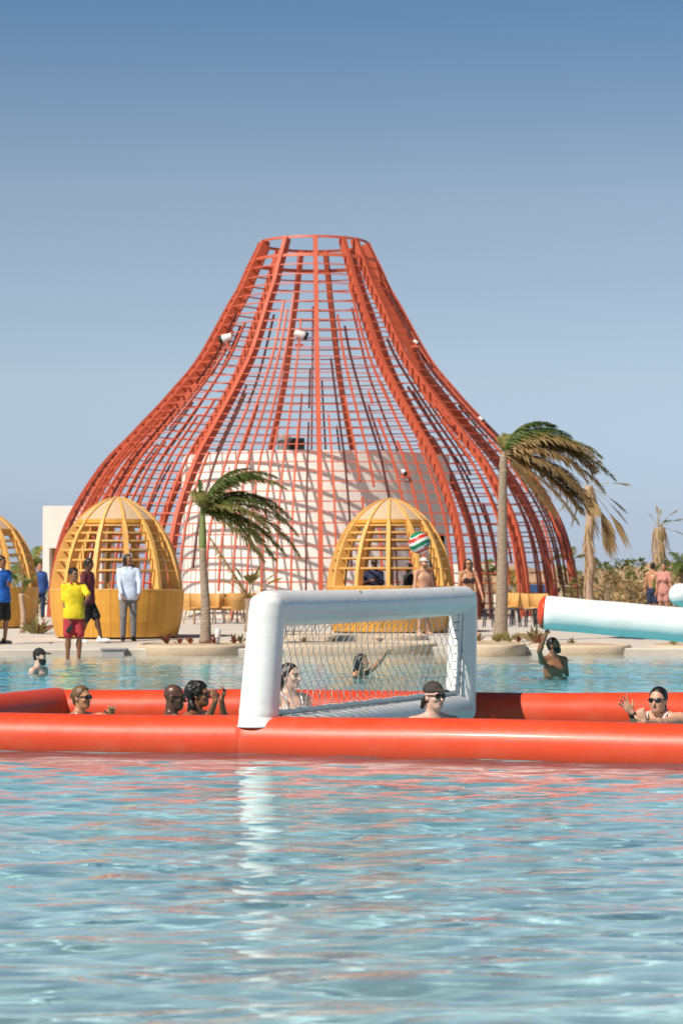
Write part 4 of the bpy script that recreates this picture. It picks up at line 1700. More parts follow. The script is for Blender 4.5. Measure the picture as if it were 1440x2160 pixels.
def fan_palm(label, base, h, r, leaves, seed, skirt=0, trunk_mat=None, group='palms standing in the wind', name='palm_tree', cat='palm tree'):
    rng = random.Random(seed)
    t = empty(name, base, label, cat, group)
    mb = MB()
    n = max(6, int(h / .1))
    mb.sweep([(.03 * math.sin(i * .5), 0, h * i / n) for i in range(n + 1)], [r * (1.15 - .25 * i / n) * (1 + .1 * (i % 2)) for i in range(n + 1)], 11)
    mb.build('trunk', trunk_mat or M_TRUNK, t)
    for m_, az, ev, L, wd in leaves:
        a, e = math.radians(az), math.radians(ev)
        d = Vector((math.cos(e) * math.cos(a), math.cos(e) * math.sin(a), math.sin(e)))
        mb = MB()
        fan_leaf(mb, Vector((0, 0, h)), d, L, wd, rng)
        mb.build('fan_leaf', m_, t)
    if skirt:
        mb = MB()
        for i in range(skirt):
            a = rng.uniform(0, 6.28)
            z = h * rng.uniform(.35, 1.02)
            d = Vector((math.cos(a), math.sin(a), 0))
            p = d * r * .9 + Vector((0, 0, z))
            e = p + d * rng.uniform(.05, .22) + Vector((rng.uniform(0, .12), 0, -rng.uniform(.25, .7)))
            s = d.cross(Vector((0, 0, 1))) * rng.uniform(.02, .05)
            mb.add([p - s, p + s, e + s * .3, e - s * .3], [(0, 1, 2, 3)])
        o = mb.build('dead_skirt', M_TAN, t)
        o['kind'] = 'stuff'
    return t


# dead palm with broken crown, right of the lattice
b = wade(1242, 66)
fan_palm('bare palm trunk with dry hanging leaves and one leaf torn out by the wind', b, at(1250, 1025, 66).z - b.z, .115,
         [(M_YLEAF, 5, 8, 1.25, .55), (T_, 0, -30, 1.3, .9), (T_, -10, -40, 1.5, 1.0), (T_, 10, -52, 2.0, 1.1), (T_, 30, -60, 1.7, .9), (T_, -40, -66, 2.1, .9), (T_, 170, -62, 1.2, .8), (M_OLIVE, 178, -35, 1.1, .9), (T_, -80, -50, 1.1, 1.0)],
         4, skirt=60, trunk_mat=mat('pale_trunk', (.50, .34, .24), .9, var=.2, scale=4, stretch=(3, 3, 9), bump=.03, bscale=5))
b = wade(1388, 74)
fan_palm('stumpy palm wrapped in dry leaf bases with upright leaves at its top', b, at(1388, 1112, 74).z - b.z, .19,
         [(T_, 100, 80, .8, .25), (M_OLIVE, 60, 72, .7, .3), (T_, 10, 46, .95, .4), (M_OLIVE, -15, 22, .95, 1.5), (M_OLIVE, -10, -12, .9, 1.4), (T_, 180, 60, .6, .5), (G, -60, 25, .7, 1.4)], 9, skirt=110)
b = wade(1441, 70)
palm('green palm with drooping fronds at the right edge', b, 1.35, (0, 0), .1, .08,
     [(G, 170, 60, 1.1, 1.8, .1, .3), (G, 200, 40, 1.2, 1.8, .1, .3), (O, 210, 25, .9, 1.7, .1, .3), (G, 90, 70, 1.1, 1.4, .3, .3), (G, -60, 55, 1.1, 1.5, .3, .3), (O, 0, 45, 1.2, 1.5, .3, .3), (G, 140, 75, .9, 1.5, .1, .3), (G, 250, 60, 1.0, 1.7, .1, .3)], 51)
b = wade(525, 57)
yp = fan_palm('young palm with one long dead frond and yellow leaves, left behind the goal', b, at(525, 1262, 57).z - b.z, .10,
         [(M_YLEAF, 5, 48, 1.0, .8), (M_YLEAF, -20, 36, 1.1, .7), (O, 60, 62, .9, .9), (O, -80, 55, .9, 1.2), (G, 190, 70, 1.0, .9), (G, 20, 15, .95, 1.3), (O, 175, 40, .9, .8), (G, -40, 20, .9, 1.2), (O, 10, 75, 1.0, .6)], 13, trunk_mat=M_TRUNK)
rng = random.Random(8)
frond('dead_frond', M_TAN, (0, 0, at(525, 1262, 57).z - b.z), (-.62, -.1, 1), 1.75, -.05, -.06, .34, 60, rng, yp, curlw=1.2, rw=.035)
b = wade(48, 56)
fan_palm('small fan palm with a slim pinkish trunk before the left kiosk', b, at(46, 1252, 56).z - b.z, .06,
         [(G, 160, 62, .72, 1.5), (G, 20, 58, .72, 1.5), (O, 95, 66, .6, 1.4), (G, -60, 45, .6, 1.5), (T_, -20, -28, .5, .3), (T_, 120, 78, .95, .3)], 17,
         trunk_mat=MATS['pale_trunk'])
b = wade(70, 92)
palm('bushy green palm behind the white box building at left', b, 1.6, (0, 0), .2, .15,
     [(G, a, e, 1.5, 1.6, .15, .42) for a, e in ((170, 62), (200, 40), (150, 35), (90, 75), (-60, 60), (20, 60), (-20, 40), (250, 50), (130, 70))] +
     [(M_YLEAF, 0, 78, 1.3, 1.0, .1, .34), (O, 185, 15, 1.4, 1.5, .1, .4), (O, 215, 5, 1.3, 1.4, .1, .4)], 61)
b = wade(1030, 98)
palm('low green palm seen through the right side of the lattice', b, 1.4, (0, 0), .2, .15,
     [(G, a, e, 1.3, 1.6, .1, .4) for a, e in ((170, 62), (200, 40), (150, 35), (90, 75), (-60, 60), (20, 60), (-20, 40))] + [(M_YLEAF, 0, 30, 1.2, 1.4, .1, .36)], 62)
b = wade(1208, 88)
palm('dark palm between the lattice and the bare trunk', b, 2.0, (0, 0), .14, .1,
     [(O, 180, 30, 1.1, 1.2, .3, .35), (G, 150, 40, 1.2, 1.4, .3, .36), (O, 20, 40, 1.3, 1.4, .2, .36), (G, -30, 30, 1.3, 1.5, .2, .36), (O, 90, 60, 1.0, 1.2, .2, .3)], 63)


def shrub(label, px, d, h, rx, seed, mats=(M_GREEN, M_OLIVE), name='shrub', stem=True):
    rng = random.Random(seed)
    b = wade(px, d)
    t = empty(name, b, label, 'shrub', 'shrubs among the parasols')
    mb = MB()
    for k in range(5):
        a = rng.uniform(0, 6.28)
        mb.bar((0, 0, 0), (math.cos(a) * rx * .4, math.sin(a) * rx * .4, h * .75), .04, .04)
    mb.build('stem', M_TRUNK, t)
    for mi_, m_ in enumerate(mats):
        mb = MB()
        for k in range(150):
            a, z = rng.uniform(0, 6.28), rng.uniform(.08, 1) ** .7
            r = rx * math.sqrt(rng.random()) * math.sin(math.pi * min(.97, max(.15, z)) ) ** .5
            p = Vector((math.cos(a) * r, math.sin(a) * r, z * h))
            d_ = Vector((math.cos(a), math.sin(a), rng.uniform(-.2, 1))).normalized()
            s = d_.cross(Vector((rng.uniform(-1, 1), rng.uniform(-1, 1), rng.uniform(-1, 1)))).normalized()
            L = rng.uniform(.12, .26)
            mb.add([p, p + d_ * L * .5 + s * L * .2, p + d_ * L, p + d_ * L * .5 - s * L * .2], [(0, 1, 2, 3)])
        o = mb.build('foliage', m_, t)
    return t


shrub('round dark green shrub on a thin stem just right of the bare trunk', 1266, 82, 1.75, .62, 71)
shrub('grey green shrub between the bare trunk and the thatched parasols', 1310, 84, 1.9, .5, 72, (M_OLIVE, M_GREEN))
shrub('compact green shrub on a bent stem left of the stumpy palm', 1344, 86, 1.95, .42, 73)
shrub('dark shrub seen behind the right foot of the lattice', 1196, 92, 1.75, .7, 74)
shrub('small shrub between the stumpy palm and the right edge palm', 1414, 90, 1.95, .35, 75)
shrub('yellow flowering shrub seen through the lattice beside the tall palm', 1072, 96, 1.6, .45, 76, (M_YLEAF, M_OLIVE))
D_ = (M_TAN, M_BRUSH)
shrub('tall dry tan bush right beside the bare palm trunk', 1290, 74, 1.35, .45, 81, D_)
shrub('dry tan bush before the compact green shrub', 1330, 72, 1.15, .5, 82, D_)
shrub('dry tan bush left of the pair of bathers', 1350, 73, 1.0, .35, 83, (M_BRUSH, M_TAN))
shrub('dry tan bush above the rounded white float', 1422, 74, 1.25, .5, 84, D_)
shrub('dry bush between the lattice foot and the bare palm trunk', 1222, 76, 1.2, .4, 85, (M_BRUSH, M_OLIVE))
shrub('low shrub at the foot of the bushy palm left', 62, 84, 1.0, .7, 77)
rng = random.Random(77)
mb = MB()
for k in range(2600):
    px, d = rng.uniform(1225, 1475), rng.uniform(58, 70)
    x = atx(px, d)
    h = rng.uniform(.15, .62)
    p = Vector((x, d, zdeck(d) - .01))
    e = p + Vector((rng.uniform(-.1, .2), rng.uniform(-.1, .1), h))
    s = Vector((rng.uniform(.01, .025), rng.uniform(-.01, .01), 0))
    mb.add([p - s, p + s, e], [(0, 1, 2)])
o = mb.build('dry_grass', M_BRUSH)
tag(o, kind='stuff', label='brown dry grass and brush along the right bank', cat='grass')

# ------------------------------------------------------------------ planters along the pool edge
def planter(label, px0, px1, d0, d1, z1, zb=-.06, seed=1):
    c = Vector(((atx(px0, d0) + atx(px1, d0)) / 2, (d0 + d1) / 2, 0))
    hw, hd = abs(atx(px1, d0) - atx(px0, d0)) / 2, (d1 - d0) / 2
    t = empty('planter', c, label, 'planter', 'sand planters along the pool edge')
    rg = random.Random(seed)
    n = 56
    ph = [rg.uniform(0, 6.28) for _ in range(3)]
    out = []
    for i in range(n):
        a = 2 * math.pi * i / n
        ca, sa = math.cos(a), math.sin(a)
        q = 2 / 3.2
        wob = 1 + .05 * math.sin(2 * a + ph[0]) + .03 * math.sin(3 * a + ph[1])
        out.append((abs(ca) ** q * sgn(ca) * hw * wob, abs(sa) ** q * sgn(sa) * hd * wob))
    mb = MB()
    levels = [(.965, zb), (.985, zb + .04), (1.0, z1 - .06), (1.0, z1 - .02), (.992, z1), (.93, z1), (.925, z1 - .03)]
    for s, z in levels:
        k = [max(.6, 1 - (1 - s) * 1.0 / 1.0)] * 2
        mb.v += [(x * s, y * s, z) for x, y in out]
    for l in range(len(levels) - 1):
        for i in range(n):
            i2 = (i + 1) % n
            mb.f.append([l * n + i, l * n + i2, (l + 1) * n + i2, (l + 1) * n + i])
            mb.m.append(0)
            mb.s.append(True)
    mb.build('rim', M_KERB, t)
    mb = MB()
    vs = [(0, 0, z1 + .01)]
    for s, dz in ((.5, .005), (.93, -.025)):
        vs += [(x * s, y * s, z1 + dz) for x, y in out]
    fs = [(0, 1 + i, 1 + (i + 1) % n) for i in range(n)] + [(1 + i, 1 + n + i, 1 + n + (i + 1) % n, 1 + (i + 1) % n) for i in range(n)]
    mb.add(vs, fs, 0, True)
    mb.build('sand_fill', M_SAND, t)
    return c, hw, hd, z1


PL = [planter('sand planter with the slim palm at the pool edge left of the goal', 285, 530, 46.0, 49.6, .19, seed=1),
      planter('long low sand planter seen through the goal net', 545, 930, 46.4, 49.4, .20, seed=2),
      planter('raised sand planter behind, seen through the top of the net', 600, 900, 50.2, 53.0, .30, seed=3),
      planter('rounded sand planter jutting into the pool under the tallest palm', 985, 1120, 45.3, 50.6, .22, seed=4),
      planter('sand planter behind the man lifting the beam', 1128, 1345, 46.6, 49.8, .18, seed=5),
      planter('sand planter at the right edge under the white beam', 1376, 1560, 46.8, 50.0, .17, seed=6)]

rng = random.Random(41)


def sprig(px, d, z, mat_, h, label, name='low_plant'):
    p = Vector((atx(px, d), d, z))
    mb = MB()
    for k in range(16):
        a, e = rng.uniform(0, 6.28), rng.uniform(.35, 1.4)
        L = h * rng.uniform(.6, 1.15)
        dd = Vector((math.cos(a) * math.cos(e), math.sin(a) * math.cos(e), math.sin(e)))
        s = dd.cross(Vector((rng.uniform(-1, 1), rng.uniform(-1, 1), .3))).normalized() * (L * .13)
        q = dd * L
        m_ = dd * (L * .5) + Vector((0, 0, L * .1))
        mb.add([(0, 0, 0), m_ + s, q, m_ - s], [(0, 1, 2, 3)])
    o = mb.build(name, mat_)
    o.location = p
    return tag(o, label, 'plant', 'low plants in the sand planters')


where = [(353, 47.4, .18, M_RUST, .24, 'upright rusty plant in the planter left of the slim palm trunk'), (377, 47.4, .18, M_RUST, .16, 'small rusty plant halfway to the slim palm trunk'),
         (402, 47.4, .18, M_RUST, .18, 'rusty plant close to the left of the slim palm trunk'), (452, 47.4, .19, M_RUST, .22, 'dark rusty plant touching the right side of the slim palm'),
         (494, 47.6, .19, M_RUST, .20, 'reddish plant next to the foot of the white goal post'), (508, 47.4, .19, M_BRUSH, .20, 'dry brown plant hard against the white goal post'),
         (1010, 48.2, .22, M_BRUSH, .18, 'brown tuft by the feet of the woman in the dark bikini'), (1048, 47.6, .22, M_OLIVE, .22, 'olive tuft before the tallest palm trunk'),
         (1072, 48.0, .22, M_OLIVE, .28, 'grey green plant just right of the tallest palm trunk'), (1092, 48.4, .20, M_RUST, .2, 'red flowering plant near the orange lattice foot'),
         (1112, 50.9, .2, M_BRUSH, .16, 'dry tuft on the paving at the end of the round planter'), (1128, 48.0, .18, M_BRUSH, .42, 'tall dry sprig below the end of the white beam'),
         (1140, 47.5, .18, M_RUST, .22, 'rusty sprig beside the raised hand under the beam'), (1205, 47.9, .18, M_BRUSH, .14, 'flat brown tuft in the planter behind the lifted beam'),
         (1420, 47.6, .17, M_OLIVE, .14, 'low green mat in the planter at the right edge'), (78, 55.2, .2, M_OLIVE, .5, 'bushy grey plant at the foot of the left kiosk'),
         (86, 55.6, .2, M_RUST, .42, 'dark red plant beside the bushy grey one at left'), (640, 48.4, .20, M_BRUSH, .14, 'dry tuft behind the net, above the pale woman'),
         (700, 48.2, .20, M_BRUSH, .16, 'dry tuft behind the middle of the net'), (800, 48.5, .20, M_BRUSH, .12, 'dry tuft behind the net, above the reaching arm')]
for w_ in where: sprig(*w_)

bo = empty('bollard_light', Vector((atx(459, 47.0), 47.0, .19)), 'small white bollard light right of the slim palm', 'bollard')
mb = MB()
mb.sweep([(0, 0, 0), (0, 0, .14)], [.035, .035], 12)
mb.build('stem', M_GREY, bo)
mb = MB()
mb.sweep([(0, 0, .14), (.01, 0, .29)], [.055, .06], 12, dome=.3)
mb.build('head', M_LAMP, bo)
p = wade(241, 46.2)
dr = empty('step_block', Vector((p.x, edge_y(p.x) - .18, -.05)), 'grey step block at the pool edge below the white shoe', 'step')
mb = MB()
mb.box((0, 0, .08), (.42, .36, .16))
mb.build('block', M_GREY, dr, bevel=.012)
mb = MB()
mb.box((0, -.01, .175), (.50, .40, .03))
mb.build('tread', M_GREY, dr, bevel=.008)
# ------------------------------------------------------------------ furniture and parasols
def parasol(label, px, py_top, d, R):
    b = Vector((atx(px, d), d, zdeck(d)))
    h = at(px, py_top, d).z - b.z
    t = empty('thatched_parasol', b, label, 'parasol', 'thatched parasols on the sand')
    rg = random.Random(int(px))
    mb = MB()
    n = 40
    prof_ = [(.03, h), (R * .2, h - .10), (R * .55, h - .42), (R * .9, h - .82), (R, h - 1.0)]
    mb.lathe(prof_, n)
    mb.lathe([(R, h - 1.0), (R * .93, h - .98), (R * .3, h - .5)], n)
    for i in range(170):
        a = rg.uniform(0, 6.28)
        u = Vector((math.cos(a), math.sin(a), 0))
        s = Vector((-math.sin(a), math.cos(a), 0)) * .05
        p = u * R * .97 + Vector((0, 0, h - .95))
        e = p + u * .06 + Vector((0, 0, -rg.uniform(.12, .32)))
        mb.add([p - s, p + s, e + s * .4, e - s * .4], [(0, 1, 2, 3)])
    mb.build('canopy', M_THATCH, t)
    mb = MB()
    mb.sweep([(0, 0, 0), (0, 0, h - .3)], [.06, .05], 10)
    mb.build('pole', M_WOOD, t)
    return t


for a in (('thatched parasol behind the stumpy palm, the largest on the right', 1392, 1180, 104, 2.0), ('thatched parasol between the round shrubs at right', 1322, 1190, 112, 1.8),
          ('thatched parasol at the far right edge', 1462, 1186, 100, 1.9), ('thatched parasol behind the bare palm trunk', 1262, 1196, 110, 1.8),
          ('thatched parasol seen through the lattice behind its last right rib', 1172, 1192, 106, 1.8), ('thatched parasol seen through the lattice right of the tall palm', 1092, 1188, 112, 1.9),
          ('thatched parasol far behind the woman in the dark bikini', 1022, 1200, 116, 1.3)):
    parasol(*a)


def lounger(label, px, d, rz):
    t = empty('sun_lounger', wade(px, d), label, 'sun lounger', 'blue sun loungers under the parasols', rz=rz)
    mb = MB()
    mb.box((0, 0, .30), (1.25, .62, .06))
    mb.build('frame', M_LAMP, t)
    for x in (-.5, .5):
        for y in (-.26, .26):
            mb = MB()
            mb.box((x, y, .135), (.05, .05, .27))
            mb.build('leg', M_LAMP, t)
    mb = MB()
    mb.box((0, 0, .385), (1.22, .6, .10))
    mb.build('mattress', M_BLUE, t, bevel=.03)
    mb = MB()
    mb.box((.80, 0, .64), (.72, .6, .10), R=Matrix.Rotation(-.9, 3, 'Y'))
    mb.build('backrest', M_BLUE, t, bevel=.03)
    return t


for a in (('blue sun lounger through the lattice, directly right of the tall palm', 1118, 86, .4), ('blue sun lounger through the lattice before its last right rib', 1152, 84, -.3),
          ('blue sun lounger behind the right foot of the lattice', 1204, 88, .2), ('blue sun lounger with its back up left of the pair of bathers', 1346, 80, .3),
          ('blue sun lounger under the largest right parasol', 1362, 84, .1)):
    lounger(*a)
for lab, px, d, w in (('blue windbreak panel between the lattice ribs at right', 1136, 90, 1.3), ('blue windbreak panel next to the stumpy palm', 1352, 88, .9)):
    t = empty('windbreak', wade(px, d), lab, 'windbreak', 'blue canvas windbreaks')
    mb = MB()
    mb.box((0, 0, .78), (w, .03, .62))
    mb.build('canvas', M_BLUE, t)
    for s in (-1, 0, 1):
        mb = MB()
        mb.box((s * w / 2, -.03, .57), (.05, .05, 1.14))
        mb.build('post', M_LAMP, t)


def tub_chair(label, px, d, rz, m=M_WICKER):
    t = empty('tub_chair', wade(px, d), label, 'chair', 'wicker tub chairs under the lattice', rz=rz)
    mb = MB()
    mb.lathe([(.0, .40), (.30, .40), (.32, .44), (.30, .47), (.0, .47)], 20)
    mb.build('seat', m, t)
    mb = MB()
    mb.lathe([(.31, .36), (.37, .62), (.40, .82), (.36, .83), (.33, .62), (.28, .40), (.31, .36)], 24, a0=math.radians(62), a1=math.radians(298))
    mb.build('backrest', m, t)
    for k in range(4):
        a = k * math.pi / 2 + .78
        mb = MB()
        mb.bar((math.cos(a) * .20, math.sin(a) * .20, .40), (math.cos(a) * .30, math.sin(a) * .30, 0), .03, .03)
        mb.build('leg', M_WOOD, t)
    return t


for a in (('wicker tub chair between the left kiosk and the slim palm', 410, 66, .8), ('wicker tub chair just right of the slim palm trunk', 452, 67, -.6),
          ('wicker tub chair left of the young palm', 492, 66.5, -1.2), ('wicker tub chair behind the young palm', 508, 69, 2.0),
          ('yellow tub chair right of the orange lattice foot', 1128, 66, .5), ('tub chair between the tall palm and the orange lattice foot', 1076, 69, -.4)):
    tub_chair(*a)


def round_table(label, px, d, m):
    t = empty('round_table', wade(px, d), label, 'table', 'round tables under the lattice')
    mb = MB()
    mb.lathe([(0, .74), (.42, .74), (.43, .71), (.42, .69), (0, .69)], 28)
    mb.build('tabletop', m, t)
    mb = MB()
    mb.lathe([(.05, .69), (.04, .3), (.06, .06), (.24, .03), (.25, 0)], 18)
    mb.build('pedestal', M_GREY, t)


round_table('white round table between the wicker chairs left of the goal', 472, 68.5, M_LAMP)
round_table('pale round table right of the tall palm trunk', 1090, 71.5, M_CAP)


def bar_stool(label, px, d):
    t = empty('dark_stool', wade(px, d), label, 'stool', 'dark stools right of the tall palm')
    mb = MB()
    mb.lathe([(0, .47), (.17, .47), (.18, .44), (0, .43)], 16)
    mb.build('seat', M_NAVYP, t)
    for k in range(4):
        a = k * math.pi / 2 + .5
        mb = MB()
        mb.bar((math.cos(a) * .11, math.sin(a) * .11, .44), (math.cos(a) * .18, math.sin(a) * .18, 0), .025, .025)
        mb.build('leg', M_NAVYP, t)


M_NAVYP = mat('dark_navy_paint', (.03, .035, .06), .5)
for a in (('dark stool touching the tall palm trunk on the right', 1074, 64), ('dark stool left of the orange lattice foot', 1086, 62.5), ('dark stool in front of the orange lattice foot', 1118, 62),
          ('dark stool below the yellow tub chair', 1138, 63), ('dark stool beside the white beam end', 1150, 61.5), ('dark stool behind the walking woman', 1030, 62)):
    bar_stool(*a)

# white low house far behind, seen under the lattice
c = wade(1000, 122)
hs = empty('white_house', c, 'low white house far behind the lattice left of the tall palm', 'building')
mb = MB()
mb.box((0, 2, 1.1), (2.2, 4, 2.2))
mb.build('wall', M_WHITE, hs, bevel=.03)
mb = MB()
mb.box((.25, -.01, .85), (.5, .08, 1.7))
mb.build('door', M_WOOD, hs)

# ------------------------------------------------------------------ the people
C_WHITE = cloth('white_cloth', (0.74, 0.76, 0.80))
C_SHIRTW = cloth('pale_blue_white_linen', (0.55, 0.64, 0.80))
C_BLACK = cloth('black_cloth', (0.014, 0.014, 0.016), 0.8)
C_NAVY = cloth('navy_cloth', (0.022, 0.034, 0.085))
C_BLUE = cloth('bright_blue_cloth', (0.012, 0.125, 0.50))
C_YELLOW = cloth('lemon_yellow_cloth', (0.78, 0.58, 0.015))
C_REDSH = cloth('red_cloth', (0.42, 0.035, 0.045))
C_MAROON = cloth('maroon_cloth', (0.12, 0.022, 0.035))
C_GREYT = cloth('grey_cloth', (0.20, 0.19, 0.19))
C_CAPB = cloth('dark_brown_cloth', (0.050, 0.039, 0.033))
C_CAPW = cloth('white_cap_cloth', (0.62, 0.60, 0.58))
C_FLORAL = mat('floral_cloth', (0.10, 0.07, 0.06), 0.8, var=0.2, scale=20, dirt=(0.75, 0.65, 0.55), dirt_amt=0.9, dirt_scale=26)
C_PLUM = cloth('dark_plum_cloth', (0.035, 0.018, 0.028))
C_PINK = cloth('faded_pink_cloth', (0.52, 0.24, 0.20))


def off(px, py, d, base):
    p = at(px, py, d)
    return np.array([p.x - base.x, p.y - base.y, p.z - base.z])


def drop_for(px, py_top, d, base, H):
    """how far the knees are bent so that the crown of the head reaches this height"""
    return max(-.05, base.z + .928 * H + .113 - at(px, py_top, d).z)


NEAR = 0.0078
# --- in the court
b = wade(172, 22.6)
person('blonde woman in round sunglasses holding on between the orange tubes', b, rot=52, H=1.66, female=True, skin='tan', cell=NEAR,
       drop=drop_for(176, 1446, 22.6, b, 1.66), yaw=8, hands={'b': off(196, 1510, 22.2, b), 'a': off(232, 1511, 22.3, b)},
       hand_opt={'a': dict(curl=.9, dir=(.2, -.3, .9), palm=(.3, -1, 0)), 'b': dict(curl=.5, dir=(1, -.2, .25), palm=(0, 0, -1))},
       hair='bun', hair_mat=M_HAIRL, glasses=True, wear=[('bikini', C_WHITE)])
b = wade(366, 21.4)
person('bald man in dark sunglasses and floral shirt seen in profile', b, rot=74, H=1.78, skin='dark', cell=NEAR,
       drop=drop_for(372, 1444, 21.4, b, 1.78), yaw=6, pitch=4, glasses=True, wear=[('shirt', C_FLORAL, -.06, .8)])
b = wade(419, 22.0)
person('woman with curly black hair and black top raising a fist to her mouth', b, rot=62, H=1.70, female=True, skin='brown', cell=NEAR,
       drop=drop_for(428, 1440, 22.0, b, 1.70), yaw=14, pitch=-4, heavy=1.1,
       hands={'b': off(467, 1476, 21.8, b), 'a': off(455, 1478, 21.5, b)}, poles={'b': (.3, .3, -1), 'a': (.4, -.4, -1)},
       hand_opt={'b': dict(curl=1.25, dir=(.35, 0, .9), palm=(-1, -.3, 0)), 'a': dict(curl=1.2, dir=(-.2, .2, .9), palm=(-.6, .8, 0))},
       hair='curly', glasses=True, wear=[('top', C_BLACK, -.06, 0, .44)])
b = wade(611, 20.9)
person('pale woman with wet dark hair and white bikini behind the goal net', b, rot=28, H=1.70, female=True, skin='pale', cell=NEAR,
       drop=drop_for(617, 1399, 20.9, b, 1.70), yaw=30, hair='wet', hair_mat=M_HAIRD, wear=[('bikini', C_WHITE)])
b = wade(914, 20.2)
t, arm_, leg_ = person('pale young man in brown cap and dark sunglasses in front of the goal', b, rot=14, H=1.78, skin='pale', cell=NEAR,
       drop=drop_for(920, 1441, 20.2, b, 1.78), yaw=24, pitch=-2, hair='nape', hair_mat=M_HAIRD, glasses=True, cap=(C_CAPB, .72))
b = wade(1387, 20.3)
person('woman in black sunglasses with raised hands beside the right tubes', b, rot=-28, H=1.68, female=True, skin='fair', cell=.0072,
       drop=drop_for(1377, 1449, 20.3, b, 1.68), yaw=-2, heavy=1.3, shrug=.045,
       hands={'a': off(1332, 1503, 19.95, b), 'b': off(1354, 1522, 19.8, b)}, poles={'a': (.1, .2, -1), 'b': (.5, -.3, -1)},
       hand_opt={'a': dict(curl=.22, spread=.30, dir=(-.62, -.1, .78), palm=(.35, -.9, .2), side=1), 'b': dict(curl=1.25, dir=(-.35, 0, .95), palm=(.2, .9, .1))},
       hair='tied', glasses=True, wear=[('bikini', C_WHITE), ('choker', C_BLACK), ('bracelet', C_BLACK, 'a', .03, .008)])
# --- in the open water behind
b = wade(84, 36.4)
person('bearded man in a black cap neck-deep in the turquoise water', b, rot=66, H=1.78, skin='pale', cell=.012,
       drop=drop_for(88, 1369, 36.4, b, 1.78), yaw=8, hair='short', hair_mat=M_HAIRD, beard='full', cap=(C_BLACK, 1.0), glasses=False)
b = wade(752, 35.6)
person('dark haired woman reaching out an arm in the water behind the net', b, rot=62, H=1.66, female=True, skin='tan', cell=.012,
       drop=drop_for(745, 1379, 35.6, b, 1.66), yaw=10, lean=(0, -.12),
       hands={'b': off(812, 1381, 35.4, b)}, poles={'b': (0, .3, -1)}, hand_opt={'b': dict(curl=.3, palm=(0, 0, -1))}, hair='long', wear=[('bikini', C_BLACK)])
b = wade(1166, 35.3)  # lit from the left front
person('bearded shirtless man lifting the white inflatable beam with one arm', b, rot=22, H=1.78, skin='brown', cell=.011,
       drop=drop_for(1166, 1345, 35.3, b, 1.78), yaw=34, pitch=-14, hands={'a': off(1150, 1341, 34.86, b)}, poles={'a': (-.45, -1, .2)},
       hand_opt={'a': dict(curl=.35, dir=(.25, 0, 1), palm=(.9, .2, .3))}, hair='short', beard='full')
# --- on the deck
b = wade(156, 44.4)
person('man in yellow T-shirt and red shorts standing in the shallows', b, rot=18, H=1.77, skin='brown', cell=.014, yaw=24,
       hands={'a': off(146, 1318, 44.3, b), 'b': off(182, 1268, 44.0, b)}, poles={'b': (.8, .5, -.4)},
       hair='afro', wear=[('shirt', C_YELLOW, -.07, .8, 0, C_REDSH), ('shorts', C_REDSH, .82)])
ph = empty('phone', at(147, 1327, 44.24), 'black phone in the hand of the man in yellow', 'phone')
mb = MB()
mb.box((0, 0, 0), (.075, .012, .15), R=Matrix.Rotation(.6, 3, 'Y'))
mb.build('case', M_BLACK, ph, bevel=.004)
b = wade(184, 49.2)
person('man in maroon shirt with white shoes striding behind the yellow shirt', b, rot=70, H=1.78, skin='dark', cell=.015, yaw=8, pitch=14, drop=.05,
       lean=(0, -.05), hands={'b': off(186, 1262, 48.9, b)}, feet={'b': (.31, -.12, .0), 'a': (-.16, .08, 0)},
       hair='short', wear=[('shirt', C_MAROON, -.05, .8), ('shorts', C_BLACK, .85), ('shoes', C_WHITE)])
b = wade(271, 50.3)
person('man with dreadlocks in white shirt and grey trousers leaning on the kiosk', b, rot=8, H=1.82, skin='brown', cell=.015, yaw=38, pitch=-5, lean=(0, .03),
       hands={'a': off(258, 1262, 50.0, b), 'b': off(294, 1266, 50.0, b)}, poles={'a': (-1, .4, -.2), 'b': (1, .4, -.2)},
       hair='long', wear=[('shirt', C_SHIRTW, -.08, 1.85, 0, C_SHIRTW), ('trousers', C_GREYT, 1.92), ('shoes', C_BLACK)])
b = wade(4, 48.6)
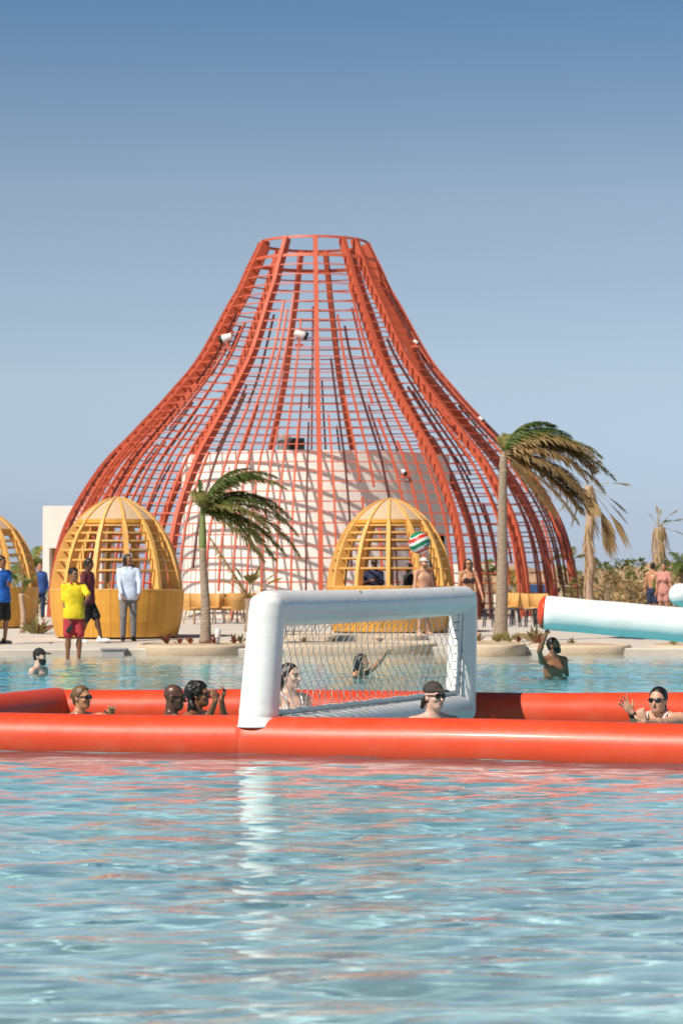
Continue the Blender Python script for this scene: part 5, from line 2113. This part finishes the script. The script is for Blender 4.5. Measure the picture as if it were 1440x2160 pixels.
person('man in blue polo shirt and black shorts at the left edge', b, rot=46, H=1.78, skin='brown', cell=.015, yaw=10, pitch=10,
       hands={'b': off(20, 1231, 48.3, b)}, hair='short', wear=[('shirt', C_BLUE, -.07, .7, 0, C_WHITE), ('shorts', C_BLACK, .85), ('shoes', C_BLACK)])
b = wade(987, 53.4)
person('woman in dark bikini and sunglasses walking beside the tall palm', b, rot=10, H=1.72, female=True, skin='tan', cell=.014, yaw=-6, heavy=1.04,
       hands={'b': off(1021, 1272, 53.2, b), 'a': off(967, 1262, 53.3, b)}, feet={'a': (-.12, .12, 0), 'b': (.17, -.16, 0)},
       hair='long', glasses=True, wear=[('bikini', C_PLUM), ('briefs', C_PLUM)])
b = wade(893, 54.4)
person('shirtless man in a white cap standing under the ball', b, rot=30, H=1.74, skin='fair', cell=.014, yaw=16, heavy=1.06,
       hair='short', hair_mat=M_HAIRL, beard='short', cap=([C_CAPW, C_NAVY], 1.0), wear=[('shorts', C_NAVY, .8)])
b = wade(789, 56.5)
person('person in navy shirt behind the counter of the middle kiosk', b, rot=12, H=1.72, skin='dark', cell=.016, yaw=-6,
       hands={'a': off(778, 1226, 56.2, b), 'b': off(796, 1226, 56.2, b)}, hair='short', wear=[('shirt', C_NAVY, -.06, .85), ('trousers', C_BLACK, 1.9)])
b = wade(862, 58.4)
person('person in black half hidden by a rib of the middle kiosk', b, rot=-60, H=1.62, skin='dark', cell=.016, hair='short',
       wear=[('shirt', C_BLACK, -.06, 1.8), ('trousers', C_BLACK, 1.9)])
# --- far right and far left
b = wade(1376, 70)
person('person in faded pink swimwear far behind, before the thatched parasols', b, rot=150, H=1.7, skin='tan', cell=.02, hair='short', wear=[('shorts', C_NAVY, .7)])
b = wade(1399, 69)
person('person in pale pink shirt far behind near the right edge', b, rot=-30, H=1.7, female=True, skin='tan', cell=.02, hair='short',
       wear=[('shirt', C_PINK, -.1, .7), ('shorts', C_PINK, .6)])
b = wade(84, 72)
person('person in blue clothes standing beyond the left kiosk', b, rot=20, H=1.72, skin='tan', cell=.02, hair='short',
       wear=[('shirt', cloth('mid_blue_cloth', (.04, .10, .33)), -.08, 1.7), ('trousers', C_NAVY, 1.9)])
